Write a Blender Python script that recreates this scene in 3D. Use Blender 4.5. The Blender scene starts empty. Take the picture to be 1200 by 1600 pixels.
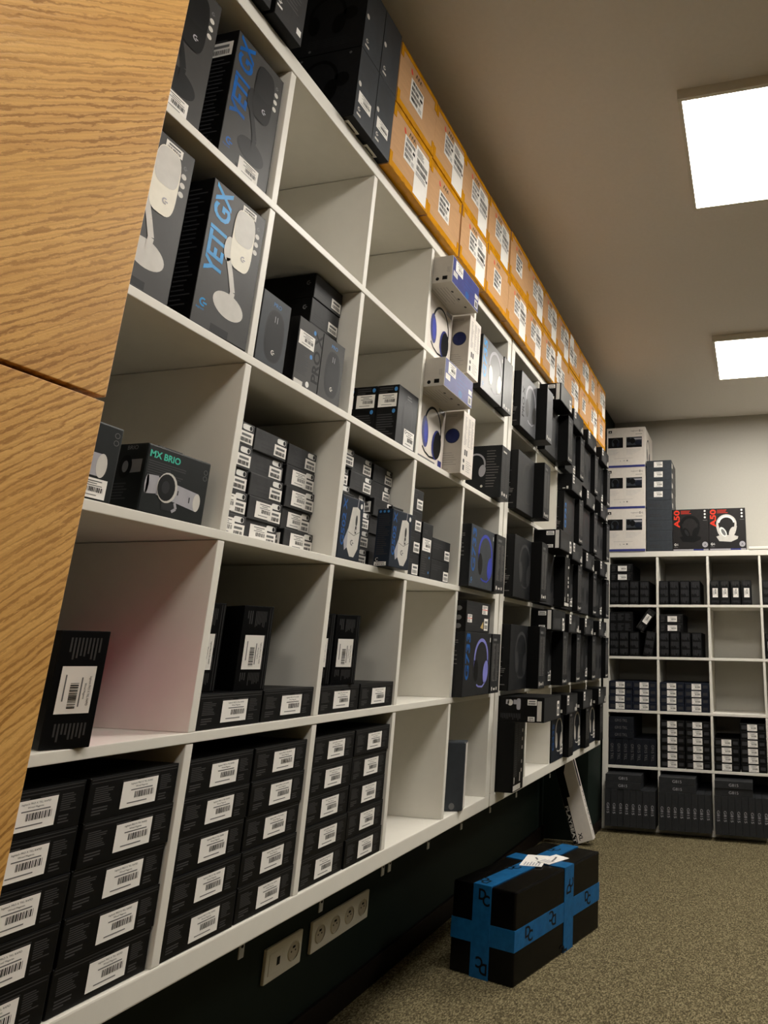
import bpy, bmesh, math, random
from mathutils import Matrix, Vector

# ------------------------------------------------------------------ camera, light, exposure
SC = bpy.context.scene
COL = SC.collection
SC.view_settings.view_transform = 'Standard'
SC.view_settings.look = 'None'
SC.view_settings.gamma = 1
SC.view_settings.use_curve_mapping = False
SC.view_settings.exposure = 0.0

cam_data = bpy.data.cameras.new('camera')
cam = bpy.data.objects.new('camera', cam_data)
COL.objects.link(cam)
ROWS = [[0.97108454, 0.23802876, 0.01836090], [-0.04381747, 0.25330684, -0.96639313], [-0.23468030, 0.93764490, 0.25641218]]
right, down, fwd = (Vector(r) for r in ROWS)
mw = Matrix((right, -down, -fwd)).transposed().to_4x4()
mw.translation = Vector((0.9497, -0.6939, 0.4958))
cam.matrix_world = mw
cam_data.sensor_fit = 'VERTICAL'
cam_data.sensor_height = 36.0
cam_data.lens = 24.0
cam_data.shift_x = -0.1959
cam_data.shift_y = -0.0394
cam_data.clip_start = 0.01
cam_data.clip_end = 50
SC.camera = cam

world = bpy.data.worlds.new('world')
SC.world = world
world.use_nodes = True
world.node_tree.nodes['Background'].inputs[0].default_value = (0.9, 0.85, 0.75, 1)
world.node_tree.nodes['Background'].inputs[1].default_value = 0.0

LAMP_STRENGTH = 35.0
LAMP_COLOUR = (1.0, 0.95, 0.87)
CEIL = 2.318
FLOOR = -0.614
R = random.Random(7)

# ------------------------------------------------------------------ materials
def lin(c):
    return tuple((x / 255.0 / 12.92) if x / 255.0 <= 0.04045 else ((x / 255.0 + 0.055) / 1.055) ** 2.4 for x in c)
MATS = {}
def mat(name, rgb, rough=0.5, var=0.08, scale=40.0, bump=0.0, spec=0.16, stretch=(1, 1, 1), emit=0.0):
    """Noise-varied principled material; rgb is an sRGB triple of the surface itself."""
    if name in MATS: return MATS[name]
    m = bpy.data.materials.new(name)
    m.use_nodes = True
    nt = m.node_tree
    b = nt.nodes['Principled BSDF']
    c = lin(rgb)
    tc = nt.nodes.new('ShaderNodeTexCoord')
    mp = nt.nodes.new('ShaderNodeMapping')
    mp.inputs['Scale'].default_value = stretch
    nt.links.new(tc.outputs['Object'], mp.inputs['Vector'])
    nz = nt.nodes.new('ShaderNodeTexNoise')
    nz.inputs['Scale'].default_value = scale
    nz.inputs['Detail'].default_value = 3
    nt.links.new(mp.outputs[0], nz.inputs['Vector'])
    rp = nt.nodes.new('ShaderNodeValToRGB')
    rp.color_ramp.elements[0].position = 0.3
    rp.color_ramp.elements[1].position = 0.7
    rp.color_ramp.elements[0].color = tuple(x * (1 - var) for x in c) + (1,)
    rp.color_ramp.elements[1].color = tuple(min(1, x * (1 + var)) for x in c) + (1,)
    nt.links.new(nz.outputs['Fac'], rp.inputs['Fac'])
    nt.links.new(rp.outputs['Color'], b.inputs['Base Color'])
    b.inputs['Roughness'].default_value = rough
    b.inputs['Specular IOR Level'].default_value = spec
    if bump:
        bp = nt.nodes.new('ShaderNodeBump')
        bp.inputs['Strength'].default_value = bump
        bp.inputs['Distance'].default_value = 0.002
        nt.links.new(nz.outputs['Fac'], bp.inputs['Height'])
        nt.links.new(bp.outputs[0], b.inputs['Normal'])
    if emit:
        b.inputs['Emission Color'].default_value = c + (1,)
        b.inputs['Emission Strength'].default_value = emit
    MATS[name] = m
    return m

WHITE = mat('white_laminate', (226, 222, 212), 0.42, 0.015, 30, 0.0, 0.4)
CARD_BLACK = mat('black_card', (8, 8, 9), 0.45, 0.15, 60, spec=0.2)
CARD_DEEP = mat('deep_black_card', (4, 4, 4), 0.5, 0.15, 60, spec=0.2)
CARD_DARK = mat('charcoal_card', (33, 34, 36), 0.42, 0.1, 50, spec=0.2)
CARD_GREY = mat('grey_card', (64, 63, 62), 0.42, 0.06, 25)
CARD_SLATE = mat('slate_card', (58, 62, 67), 0.45, 0.08, 40)
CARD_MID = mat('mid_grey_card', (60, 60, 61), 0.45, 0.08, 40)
CARD_NAVY = mat('navy_card', (26, 30, 42), 0.45, 0.1, 40)
CARD_WHITE = mat('white_card', (222, 214, 205), 0.45, 0.03, 40)
CARD_BLUE = mat('royal_blue_card', (56, 62, 122), 0.42, 0.08, 40)
CARD_MAGENTA = mat('magenta_card', (205, 60, 120), 0.45, 0.05, 40)
INK_GREY = mat('grey_ink', (112, 110, 108), 0.5, 0.1)
INK_DIM = mat('dim_ink', (66, 65, 65), 0.5, 0.1)
INK_FAINT = mat('faint_ink', (56, 56, 58), 0.45, 0.1)
INK_MUTE = mat('muted_ink', (108, 108, 108), 0.45, 0.08)
INK_WHITE = mat('white_ink', (232, 230, 226), 0.5, 0.03)
INK_BLACK = mat('black_ink', (16, 16, 17), 0.5, 0.1)
INK_BLUE = mat('cyan_blue_ink', (0, 138, 205), 0.35, 0.12, 30)
INK_DEEPBLUE = mat('deep_blue_ink', (28, 84, 150), 0.4, 0.15, 30)
INK_SKY = mat('sky_ink', (70, 130, 190), 0.4, 0.1)
INK_TEAL = mat('teal_ink', (70, 190, 165), 0.4, 0.05)
INK_RED = mat('red_ink', (222, 62, 42), 0.4, 0.05)
INK_LILAC = mat('lilac_ink', (126, 128, 200), 0.4, 0.08)
INK_ULTRA = mat('ultramarine_ink', (54, 66, 168), 0.4, 0.1)
INK_LIME = mat('lime_ink', (190, 200, 90), 0.4, 0.05)
INK_SILVER = mat('silver_ink', (168, 166, 172), 0.4, 0.06)
INK_PEARL = mat('pearl_ink', (205, 201, 194), 0.4, 0.05)
INK_WARM = mat('warm_white_ink', (236, 230, 214), 0.4, 0.04)
PAPER = mat('label_paper', (240, 236, 230), 0.6, 0.02)
CARDBOARD = mat('corrugated_cardboard', (196, 152, 108), 0.75, 0.06, 12, 0.1, 0.25, (1, 1, 6))
BROWN_TAPE = mat('amber_tape', (206, 142, 14), 0.2, 0.14, 26, 0.35)
BLUE_TAPE = mat('blue_tape', (26, 92, 142), 0.3, 0.16, 34, 0.4)
WRAP_BLACK = mat('black_stretch_wrap', (10, 9, 9), 0.24, 0.25, 14, 0.7)
METAL = mat('zinc_metal', (168, 166, 160), 0.35, 0.06)
PLASTIC_WHITE = mat('white_plastic', (226, 220, 206), 0.35, 0.02)
PLASTIC_BLACK = mat('black_plastic', (12, 12, 12), 0.4, 0.05)
GREEN_PAINT = mat('dark_green_paint', (26, 36, 31), 0.6, 0.05, 20)
GREY_PAINT = mat('pale_grey_paint', (192, 189, 180), 0.75, 0.015, 90, 0.05)
CEIL_PAINT = mat('ceiling_paint', (230, 224, 216), 0.85, 0.015, 60)
BROWN_SKIRT = mat('dark_skirting', (24, 17, 14), 0.5, 0.1)
FOAM = mat('white_foam', (228, 224, 214), 0.8, 0.08, 220, 0.6)

def carpet_material():
    m = bpy.data.materials.new('loop_carpet'); m.use_nodes = True
    nt = m.node_tree; b = nt.nodes['Principled BSDF']
    tc = nt.nodes.new('ShaderNodeTexCoord')
    mp = nt.nodes.new('ShaderNodeMapping'); mp.inputs['Scale'].default_value = (1, 0.55, 1)
    mp.inputs['Rotation'].default_value = (0, 0, 0.5)
    nt.links.new(tc.outputs['Object'], mp.inputs['Vector'])
    n1 = nt.nodes.new('ShaderNodeTexNoise'); n1.inputs['Scale'].default_value = 190; n1.inputs['Detail'].default_value = 2
    n2 = nt.nodes.new('ShaderNodeTexVoronoi'); n2.inputs['Scale'].default_value = 150
    nt.links.new(mp.outputs[0], n1.inputs['Vector']); nt.links.new(mp.outputs[0], n2.inputs['Vector'])
    rp = nt.nodes.new('ShaderNodeValToRGB')
    e = rp.color_ramp.elements
    e[0].position, e[1].position = 0.32, 0.68
    e[0].color = lin((66, 59, 42)) + (1,)
    e[1].color = lin((146, 135, 104)) + (1,)
    x = e.new(0.5); x.color = lin((104, 95, 70)) + (1,)
    nt.links.new(n1.outputs['Fac'], rp.inputs['Fac'])
    nt.links.new(rp.outputs['Color'], b.inputs['Base Color'])
    b.inputs['Roughness'].default_value = 0.95
    b.inputs['Specular IOR Level'].default_value = 0.1
    bp = nt.nodes.new('ShaderNodeBump'); bp.inputs['Strength'].default_value = 0.8; bp.inputs['Distance'].default_value = 0.004
    nt.links.new(n2.outputs['Distance'], bp.inputs['Height']); nt.links.new(bp.outputs[0], b.inputs['Normal'])
    return m

def oak_material():
    """Oak veneer, grain laid diagonally across the door."""
    m = bpy.data.materials.new('oak_veneer'); m.use_nodes = True
    nt = m.node_tree; b = nt.nodes['Principled BSDF']
    tc = nt.nodes.new('ShaderNodeTexCoord')
    rot = nt.nodes.new('ShaderNodeMapping'); rot.inputs['Rotation'].default_value = (math.radians(-42), 0, 0)
    nt.links.new(tc.outputs['Object'], rot.inputs['Vector'])
    def noise(scale, st, det, dist=0.0):
        mp = nt.nodes.new('ShaderNodeMapping'); mp.inputs['Scale'].default_value = st
        nt.links.new(rot.outputs[0], mp.inputs['Vector'])
        n = nt.nodes.new('ShaderNodeTexNoise'); n.inputs['Scale'].default_value = scale
        n.inputs['Detail'].default_value = det; n.inputs['Distortion'].default_value = dist
        nt.links.new(mp.outputs[0], n.inputs['Vector']); return n
    def ramp(src, p0, c0, p1, c1):
        r = nt.nodes.new('ShaderNodeValToRGB'); e = r.color_ramp.elements
        e[0].position, e[1].position = p0, p1
        e[0].color = c0 + (1,); e[1].color = c1 + (1,)
        nt.links.new(src, r.inputs['Fac']); return r.outputs['Color']
    def mix(kind, f, x, y):
        n = nt.nodes.new('ShaderNodeMix'); n.data_type = 'RGBA'; n.blend_type = kind
        if isinstance(f, float): n.inputs['Factor'].default_value = f
        else: nt.links.new(f, n.inputs['Factor'])
        for k, q in (('A', x), ('B', y)):
            if isinstance(q, tuple): n.inputs[k].default_value = q + (1,)
            else: nt.links.new(q, n.inputs[k])
        return n.outputs['Result']
    broad = noise(3.0, (1, 0.5, 9), 3, 0.3)
    mpw = nt.nodes.new('ShaderNodeMapping'); mpw.inputs['Scale'].default_value = (1, 0.2, 1)
    nt.links.new(rot.outputs[0], mpw.inputs['Vector'])
    fine = nt.nodes.new('ShaderNodeTexWave'); fine.wave_type = 'BANDS'; fine.bands_direction = 'Z'
    for key, val in (('Scale', 32), ('Distortion', 7.0), ('Detail', 5), ('Detail Scale', 2.6), ('Detail Roughness', 0.72)): fine.inputs[key].default_value = val
    nt.links.new(mpw.outputs[0], fine.inputs['Vector'])
    breaks = noise(1.0, (1, 3.0, 14), 2, 0.4)
    hair = noise(60, (1, 0.16, 6), 3)
    base = ramp(broad.outputs['Fac'], 0.3, lin((212, 158, 84)), 0.72, lin((228, 176, 100)))
    streak = ramp(fine.outputs['Fac'], 0.04, (0.58, 0.50, 0.38), 0.36, (1.0, 1.0, 1.0))
    keep = ramp(breaks.outputs['Fac'], 0.30, (0.35, 0.35, 0.35), 0.60, (1.0, 1.0, 1.0))
    col = mix('MULTIPLY', keep, base, streak)
    col = mix('MULTIPLY', 1.0, col, ramp(hair.outputs['Fac'], 0.3, (0.8, 0.76, 0.7), 0.62, (1.0, 1.0, 1.0)))
    nt.links.new(col, b.inputs['Base Color'])
    b.inputs['Roughness'].default_value = 0.45
    bp = nt.nodes.new('ShaderNodeBump'); bp.inputs['Strength'].default_value = 0.25; bp.inputs['Distance'].default_value = 0.001
    nt.links.new(fine.outputs['Fac'], bp.inputs['Height']); nt.links.new(bp.outputs[0], b.inputs['Normal'])
    return m
CARPET = carpet_material()
OAK = oak_material()
LAMP = mat('lit_diffuser', (255, 255, 255), 0.5, 0.0)
_b = LAMP.node_tree.nodes['Principled BSDF']
_b.inputs['Emission Color'].default_value = LAMP_COLOUR + (1,)
_b.inputs['Emission Strength'].default_value = LAMP_STRENGTH

LAMP_DIM = LAMP.copy(); LAMP_DIM.name = 'lit_diffuser_dimmed'      # panels behind the camera, dimmed to darken the lower shelves
LAMP_DIM.node_tree.nodes['Principled BSDF'].inputs['Emission Strength'].default_value = LAMP_STRENGTH * 0.6

# ------------------------------------------------------------------ helpers
GLYPHS = {}
def glyphs(s):
    """Flat mesh of a word in the built-in font, 1 unit cap size."""
    if s not in GLYPHS:
        cu = bpy.data.curves.new('word', 'FONT'); cu.body = s.rstrip('*'); cu.size = 1.0; cu.resolution_u = 3; cu.offset = 0.028 if s.endswith('*') else 0.0
        ob = bpy.data.objects.new('word', cu)
        me = ob.to_mesh()
        vs = [(v.co.x, v.co.y) for v in me.vertices]
        fs = [tuple(p.vertices) for p in me.polygons]
        ob.to_mesh_clear(); bpy.data.objects.remove(ob); bpy.data.curves.remove(cu)
        x0 = min(v[0] for v in vs); x1 = max(v[0] for v in vs); y0 = min(v[1] for v in vs); y1 = max(v[1] for v in vs)
        GLYPHS[s] = ([((x - x0), (y - y0)) for x, y in vs], fs, x1 - x0, y1 - y0)
    return GLYPHS[s]

EDGE_DARK = mat('scuffed_dark_edge', (70, 70, 71), 0.55, 0.35, 90)
EDGE_GREY = mat('scuffed_grey_edge', (112, 111, 110), 0.55, 0.3, 90)
WORN = {CARD_BLACK: EDGE_DARK, CARD_DEEP: EDGE_DARK, CARD_DARK: EDGE_DARK, CARD_SLATE: EDGE_GREY, CARD_MID: EDGE_GREY, CARD_NAVY: EDGE_DARK}

class Mesh:
    """Collects shapes into one mesh object; flat prints sit 0.3 mm per layer above the card."""
    def __init__(s):
        s.bm = bmesh.new(); s.mats = []; s.frames = {}
    def mi(s, m):
        if m not in s.mats: s.mats.append(m)
        return s.mats.index(m)
    def box(s, x0, x1, y0, y1, z0, z1, m, bev=0.0, mx=None):
        t = bmesh.new()
        bmesh.ops.create_cube(t, size=1.0)
        for v in t.verts:
            v.co = Vector(((x0 + x1) / 2 + v.co.x * (x1 - x0), (y0 + y1) / 2 + v.co.y * (y1 - y0), (z0 + z1) / 2 + v.co.z * (z1 - z0)))
        if bev: bmesh.ops.bevel(t, geom=list(t.edges), offset=bev, segments=2, affect='EDGES', profile=0.6)
        s.merge(t, m, mx); return s
    def merge(s, t, m, mx=None):
        k = s.mi(m); vm = {}
        for v in t.verts: vm[v] = s.bm.verts.new(mx @ v.co if mx else v.co)
        for f in t.faces:
            try: g = s.bm.faces.new([vm[v] for v in f.verts])
            except ValueError: continue
            g.material_index = k
        t.free()
    def carton(s, d, w, h, m, bev=0.0012, faces=None):
        """Body from x=-d (back) to x=0 (front), y 0..w, z 0..h, with a flat frame on each side for prints."""
        s.box(-d, 0, 0, w, 0, h, m, bev)
        if bev and bev < 0.005 and m in WORN:
            k = s.mi(WORN[m])
            for f in s.bm.faces:
                f.normal_update()
                if max(abs(c) for c in f.normal) < 0.96: f.material_index = k
        X, Y, Z = Vector((1, 0, 0)), Vector((0, 1, 0)), Vector((0, 0, 1))
        s.frames = {'front': (Vector((0, 0, 0)), Y, Z, X), 'near': (Vector((-d, 0, 0)), X, Z, -Y), 'far': (Vector((0, w, 0)), -X, Z, Y),
                    'top': (Vector((0, 0, h)), Y, -X, Z), 'under': (Vector((-d, 0, 0)), Y, X, -Z)}
        s.size = {'front': (w, h), 'near': (d, h), 'far': (d, h), 'top': (w, d), 'under': (w, d)}
        for f, fm in (faces or {}).items():
            a, b = s.size[f]; e = bev * 1.2
            s.rect(f, e, e, a - e, b - e, fm, 0.5)
        return s
    def poly(s, face, pts, m, layer=1):
        O, u, v, n = s.frames[face]
        vs = [s.bm.verts.new(O + u * a + v * b + n * (0.00025 * layer)) for a, b in pts]
        try: f = s.bm.faces.new(vs)
        except ValueError: return
        f.normal_update()
        if f.normal.dot(n) < 0: f.normal_flip()
        f.material_index = s.mi(m)
    def rect(s, face, a0, b0, a1, b1, m, layer=1):
        s.poly(face, [(a0, b0), (a1, b0), (a1, b1), (a0, b1)], m, layer)
    def disc(s, face, a, b, ra, rb, m, layer=1, rot=0.0, n=20, sq=2.0):
        pts = []
        for i in range(n):
            t = 2 * math.pi * i / n
            c, d = math.cos(t), math.sin(t)
            x = ra * math.copysign(abs(c) ** (2 / sq), c); y = rb * math.copysign(abs(d) ** (2 / sq), d)
            pts.append((a + x * math.cos(rot) - y * math.sin(rot), b + x * math.sin(rot) + y * math.cos(rot)))
        s.poly(face, pts, m, layer)
    def arc(s, face, a, b, ra, rb, wd, t0, t1, m, layer=1, n=14):
        """Band of width wd along an ellipse, degrees t0..t1."""
        for i in range(n):
            q = []
            for t, k in ((i, 0), (i + 1, 0), (i + 1, 1), (i, 1)):
                th = math.radians(t0 + (t1 - t0) * t / n)
                q.append((a + (ra - wd * k) * math.cos(th), b + (rb - wd * k) * math.sin(th)))
            s.poly(face, q, m, layer)
    def stroke(s, face, pts, wd, m, layer=1):
        for (x0, y0), (x1, y1) in zip(pts, pts[1:]):
            L = math.hypot(x1 - x0, y1 - y0) or 1
            nx, ny = -(y1 - y0) / L * wd / 2, (x1 - x0) / L * wd / 2
            s.poly(face, [(x0 + nx, y0 + ny), (x0 - nx, y0 - ny), (x1 - nx, y1 - ny), (x1 + nx, y1 + ny)], m, layer)
    def text(s, face, word, a, b, size, m, rot=0.0, layer=1, sx=1.0, shear=0.0, width=None):
        """Word with its lower-left corner at (a, b); size is the cap height; rot in degrees."""
        vs, fs, w, h = glyphs(word)
        k = size / h
        kx = (width / w) if width else k * sx
        c, d = math.cos(math.radians(rot)), math.sin(math.radians(rot))
        O, u, v, n = s.frames[face]
        nv = []
        for x, y in vs:
            x, y = x * kx + shear * y * k, y * k
            nv.append(s.bm.verts.new(O + u * (a + x * c - y * d) + v * (b + x * d + y * c) + n * (0.00025 * layer)))
        mi = s.mi(m)
        for f in fs:
            try: g = s.bm.faces.new([nv[i] for i in f])
            except ValueError: continue
            g.normal_update()
            if g.normal.dot(n) < 0: g.normal_flip()
            g.material_index = mi
    def lines(s, face, a0, b0, a1, b1, n, m, seed=0, layer=1, vertical=False, fill=0.5):
        """A block of small print that reads as ragged lines."""
        r = random.Random(seed)
        for i in range(n):
            k = 0.55 + 0.45 * r.random()
            if vertical:
                x = a0 + (a1 - a0) * (i + 0.2) / n; w = (a1 - a0) / n * fill
                s.rect(face, x, b1 - (b1 - b0) * k, x + w, b1, m, layer)
            else:
                y = b1 - (b1 - b0) * (i + 0.8) / n; h = (b1 - b0) / n * fill
                s.rect(face, a0, y, a0 + (a1 - a0) * k, y + h, m, layer)
    def build(s, name, parent=None):
        me = bpy.data.meshes.new(name)
        s.bm.to_mesh(me); s.bm.free()
        for m in s.mats: me.materials.append(m)
        o = bpy.data.objects.new(name, me); COL.objects.link(o)
        o.parent = parent
        return o

USED_LABELS = {}
def tag(o, label, cat, group=None):
    n = len(label.split())
    if not 4 <= n <= 16: print('LABEL LENGTH', n, label)
    if label in USED_LABELS: print('LABEL REPEATED', label)
    USED_LABELS[label] = 1
    o['label'] = label; o['category'] = cat
    if group: o['group'] = group
    return o
def structure(o):
    o['kind'] = 'structure'; return o
def empty(name, loc=(0, 0, 0), rz=0.0):
    o = bpy.data.objects.new(name, None); COL.objects.link(o); o.location = loc; o.rotation_euler = (0, 0, rz)
    o.empty_display_size = 0.05
    return o
def copy_tree(o, parent=None):
    c = o.copy(); COL.objects.link(c)
    if parent is not None: c.parent = parent
    for ch in list(o.children): copy_tree(ch, c)
    return c
FIRST = {}
def stamp(key, builder):
    """The first of a kind is the built thing itself; every later one a copy of it and of each part."""
    if key not in FIRST:
        FIRST[key] = builder(); return FIRST[key]
    c = copy_tree(FIRST[key])
    for k in ('label', 'group', 'category'):
        if k in c: del c[k]
    return c
WALL_L = 'L'; WALL_B = 'B'
def put(o, x, y, z, yaw=0.0, wall=WALL_L, tip=0.0, lean=0.0):
    """Stands a carton: (x, y, z) is its front lower left corner, front to the aisle. yaw and tip in degrees; tip turns it on its end."""
    o.location = (x, y, z + 0.0006)
    base = -90.0 if wall == WALL_B else 0.0
    o.rotation_euler = (math.radians(tip), math.radians(0), math.radians(base + yaw))
    return o

# ------------------------------------------------------------------ stickers (children of the boxes)
STICK = {}
def sticker(parent, face, a, b, w, h, kind='code', rot=0.0, name='barcode_label', words=None, layer=1.5):
    """A white paper label with bars and lines of print; its mesh is cached per size and kind."""
    key = (round(w, 4), round(h, 4), kind, words)
    if key not in STICK:
        k = Mesh(); k.carton(0.0002, w, h, PAPER, 0.0)
        r = random.Random(hash((round(w * 1e4), round(h * 1e4), len(kind))) % 9999)
        def bars(x0, x1, y0, y1):
            n = max(6, int((x1 - x0) / 0.0016)); x = x0
            while x < x1 - 0.0004:
                bw = (x1 - x0) / n * r.choice((0.45, 0.7, 1.1))
                k.rect('front', x, y0, min(x + bw, x1), y1, INK_BLACK, 1); x += bw + (x1 - x0) / n * r.choice((0.4, 0.6, 0.9))
        if kind == 'code':
            bars(0.36 * w, 0.9 * w, 0.32 * h, 0.56 * h)
            if words:
                k.text('front', words[0], 0.22 * w, 0.83 * h, 0.085 * h, INK_BLACK, width=0.62 * w)
                k.text('front', words[1], 0.36 * w, 0.71 * h, 0.08 * h, INK_BLACK, width=0.34 * w)
            else:
                k.rect('front', 0.22 * w, 0.84 * h, 0.84 * w, 0.89 * h, INK_MUTE, 1)
                k.rect('front', 0.36 * w, 0.73 * h, 0.7 * w, 0.77 * h, INK_MUTE, 1)
            k.rect('front', 0.24 * w, 0.62 * h, 0.86 * w, 0.66 * h, INK_MUTE, 1)
            k.rect('front', 0.18 * w, 0.14 * h, 0.74 * w, 0.18 * h, INK_MUTE, 1)
        elif kind == 'mini':
            bars(0.1 * w, 0.9 * w, 0.12 * h, 0.45 * h)
            k.rect('front', 0.15 * w, 0.6 * h, 0.85 * w, 0.8 * h, INK_MUTE, 1)
        elif kind == 'ship':
            bars(0.12 * w, 0.9 * w, 0.80 * h, 0.95 * h)
            bars(0.08 * w, 0.62 * w, 0.56 * h, 0.72 * h); bars(0.08 * w, 0.78 * w, 0.34 * h, 0.5 * h); bars(0.08 * w, 0.6 * w, 0.12 * h, 0.28 * h)
            k.rect('front', 0.72 * w, 0.58 * h, 0.92 * w, 0.7 * h, INK_BLACK, 1)
            for q in range(3): k.rect('front', 0.66 * w, (0.1 + 0.06 * q) * h, 0.9 * w, (0.125 + 0.06 * q) * h, INK_MUTE, 1)
        elif kind == 'address':
            k.lines('front', 0.08 * w, 0.8 * h, 0.7 * w, 0.95 * h, 5, INK_MUTE, 3)
            bars(0.1 * w, 0.9 * w, 0.66 * h, 0.76 * h); bars(0.1 * w, 0.85 * w, 0.52 * h, 0.62 * h)
            k.lines('front', 0.08 * w, 0.4 * h, 0.92 * w, 0.49 * h, 3, INK_MUTE, 5)
            k.rect('front', 0.84 * w, 0.5 * h, 0.95 * w, 0.55 * h, INK_BLACK, 1)
        elif kind == 'red':
            k.rect('front', 0, 0.46 * h, w, 0.54 * h, INK_RED, 1)
            k.lines('front', 0.1 * w, 0.6 * h, 0.9 * w, 0.95 * h, 3, INK_MUTE, 2); k.lines('front', 0.1 * w, 0.05 * h, 0.9 * w, 0.4 * h, 3, INK_MUTE, 4)
        o = k.build(name); STICK[key] = o.data
    else:
        o = bpy.data.objects.new(name, STICK[key]); COL.objects.link(o)
    O, u, v, n = parent['_f'][face]
    c, d = math.cos(math.radians(rot)), math.sin(math.radians(rot))
    uu, vv = u * c + v * d, v * c - u * d
    p = O + u * a + v * b + n * (0.00025 * layer + 0.0003)
    mx = Matrix((n, uu, vv)).transposed().to_4x4(); mx.translation = p
    o.parent = parent['_o']; o.matrix_local = mx
    return o
def fin(k, name, parent=None):
    fr = k.frames
    o = k.build(name, parent)
    return {'_o': o, '_f': fr}

# ------------------------------------------------------------------ small printed pictures
def g_logo(k, f, a, b, s, m, layer=1):
    """The maker's round letter mark."""
    k.arc(f, a, b, s, s, s * 0.42, 60, 300, m, layer, 12)
    k.rect(f, a, b - s * 0.28, a + s, b + s * 0.12, m, layer)
def maker(k, f, a, b, s, m, layer=1):
    g_logo(k, f, a + s * 1.6, b + s * 1.9, s, m, layer)
    k.text(f, 'logitech', a, b, s * 0.62, m, layer=layer)
def headset(k, f, a, b, s, band, cup, cup2=None, mic=None, layer=1):
    """Headphones drawn about (a, b): s is the outer height."""
    cup2 = cup2 or cup
    k.arc(f, a, b + 0.06 * s, 0.40 * s, 0.44 * s, 0.07 * s, -8, 188, band, layer, 18)
    k.stroke(f, [(a - 0.37 * s, b + 0.05 * s), (a - 0.36 * s, b - 0.2 * s)], 0.05 * s, band, layer)
    k.stroke(f, [(a + 0.37 * s, b + 0.05 * s), (a + 0.34 * s, b - 0.2 * s)], 0.05 * s, band, layer)
    k.disc(f, a - 0.27 * s, b - 0.16 * s, 0.12 * s, 0.23 * s, cup2, layer + 1, 0.1, 18)
    k.disc(f, a + 0.27 * s, b - 0.2 * s, 0.14 * s, 0.24 * s, cup, layer + 1, -0.15, 18)
    if mic:
        k.stroke(f, [(a + 0.3 * s, b - 0.4 * s), (a + 0.12 * s, b - 0.5 * s), (a - 0.1 * s, b - 0.49 * s), (a - 0.2 * s, b - 0.45 * s)], 0.035 * s, mic, layer + 1)
def microphone(k, f, body, dark, base, mark):
    k.disc(f, 0.078, 0.066, 0.038, 0.025, base, 2, -0.12, 28)
    k.stroke(f, [(0.080, 0.072), (0.082, 0.098), (0.072, 0.128), (0.060, 0.160)], 0.012, base, 4)
    k.disc(f, 0.057, 0.178, 0.011, 0.026, base, 4)
    k.disc(f, 0.087, 0.212, 0.027, 0.064, body, 5, 0.0, 32, 3.6)
    k.disc(f, 0.087, 0.238, 0.025, 0.036, dark, 6, 0.0, 28, 3.2)
    g_logo(k, f, 0.093, 0.176, 0.006, mark, 7)

# ------------------------------------------------------------------ box kinds
def keyboard_end_box(h=0.0605, printed=True):
    k = Mesh(); k.carton(0.345, 0.162, h, CARD_BLACK, 0.0012, {'far': CARD_BLACK})
    for z in (h - 0.0035, h - 0.0078):
        k.rect('front', 0.003, z, 0.159, z + 0.0011, INK_DIM, 1)
    k.lines('front', 0.010, 0.024, 0.044, h - 0.013, 8, INK_DIM, 1); k.lines('front', 0.010, 0.008, 0.036, 0.02, 3, INK_DIM, 2)
    k.lines('front', 0.128, 0.024, 0.154, h - 0.013, 8, INK_DIM, 3); k.lines('front', 0.128, 0.008, 0.15, 0.02, 3, INK_DIM, 4)
    k.rect('front', 0.056, h - 0.0125, 0.082, h - 0.011, INK_DIM, 1); k.rect('front', 0.096, h - 0.0125, 0.123, h - 0.011, INK_DIM, 1)
    p = fin(k, 'keyboard_box')
    sticker(p, 'front', 0.057, 0.009, 0.065, 0.038, 'code', words=('logitech PRO X TKL RAPID', 'Wired Magenta'))
    return p['_o']
def magenta_side_box():
    k = Mesh(); h = 0.0605; k.carton(0.345, 0.162, h, CARD_BLACK, 0.0012, {'top': CARD_MAGENTA})  # unseen side coloured magenta so it bounces a pink glow onto the divider
    k.lines('front', 0.010, 0.012, 0.044, h - 0.008, 9, INK_DIM, 1); k.lines('front', 0.128, 0.012, 0.154, h - 0.008, 9, INK_DIM, 3)
    p = fin(k, 'keyboard_box')
    sticker(p, 'front', 0.05, 0.009, 0.065, 0.042, 'code', words=('logitech PRO X TKL RAPID', 'Wired Magenta'))
    return p['_o']
def standing_keyboard_box(label):
    """Standing on its long edge: 66 mm wide, with three blocks of vertical print."""
    k = Mesh(); w, h = 0.0655, 0.164; k.carton(0.345, w, h, CARD_BLACK)
    if label:
        k.lines('front', 0.008, 0.12, 0.058, 0.158, 8, INK_DIM, 3, vertical=True); k.lines('front', 0.008, 0.01, 0.058, 0.03, 8, INK_FAINT, 4, vertical=True)
    else:
        for i, (z0, z1) in enumerate(((0.006, 0.05), (0.056, 0.102), (0.112, 0.156))):
            k.lines('front', 0.006, z0, 0.06, z1, 9, INK_FAINT, 3 + i, vertical=True, fill=0.6)
    p = fin(k, 'keyboard_box')
    if label: sticker(p, 'front', 0.052, 0.05, 0.062, 0.036, 'code', rot=90)
    return p['_o']
def lying_dark_box():
    k = Mesh(); w, h = 0.166, 0.068; k.carton(0.345, w, h, CARD_BLACK)
    for i in range(3): k.lines('front', 0.006 + 0.053 * i, 0.008, 0.05 + 0.053 * i, 0.058, 8, INK_FAINT, i + 1)
    return fin(k, 'keyboard_box')['_o']
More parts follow.
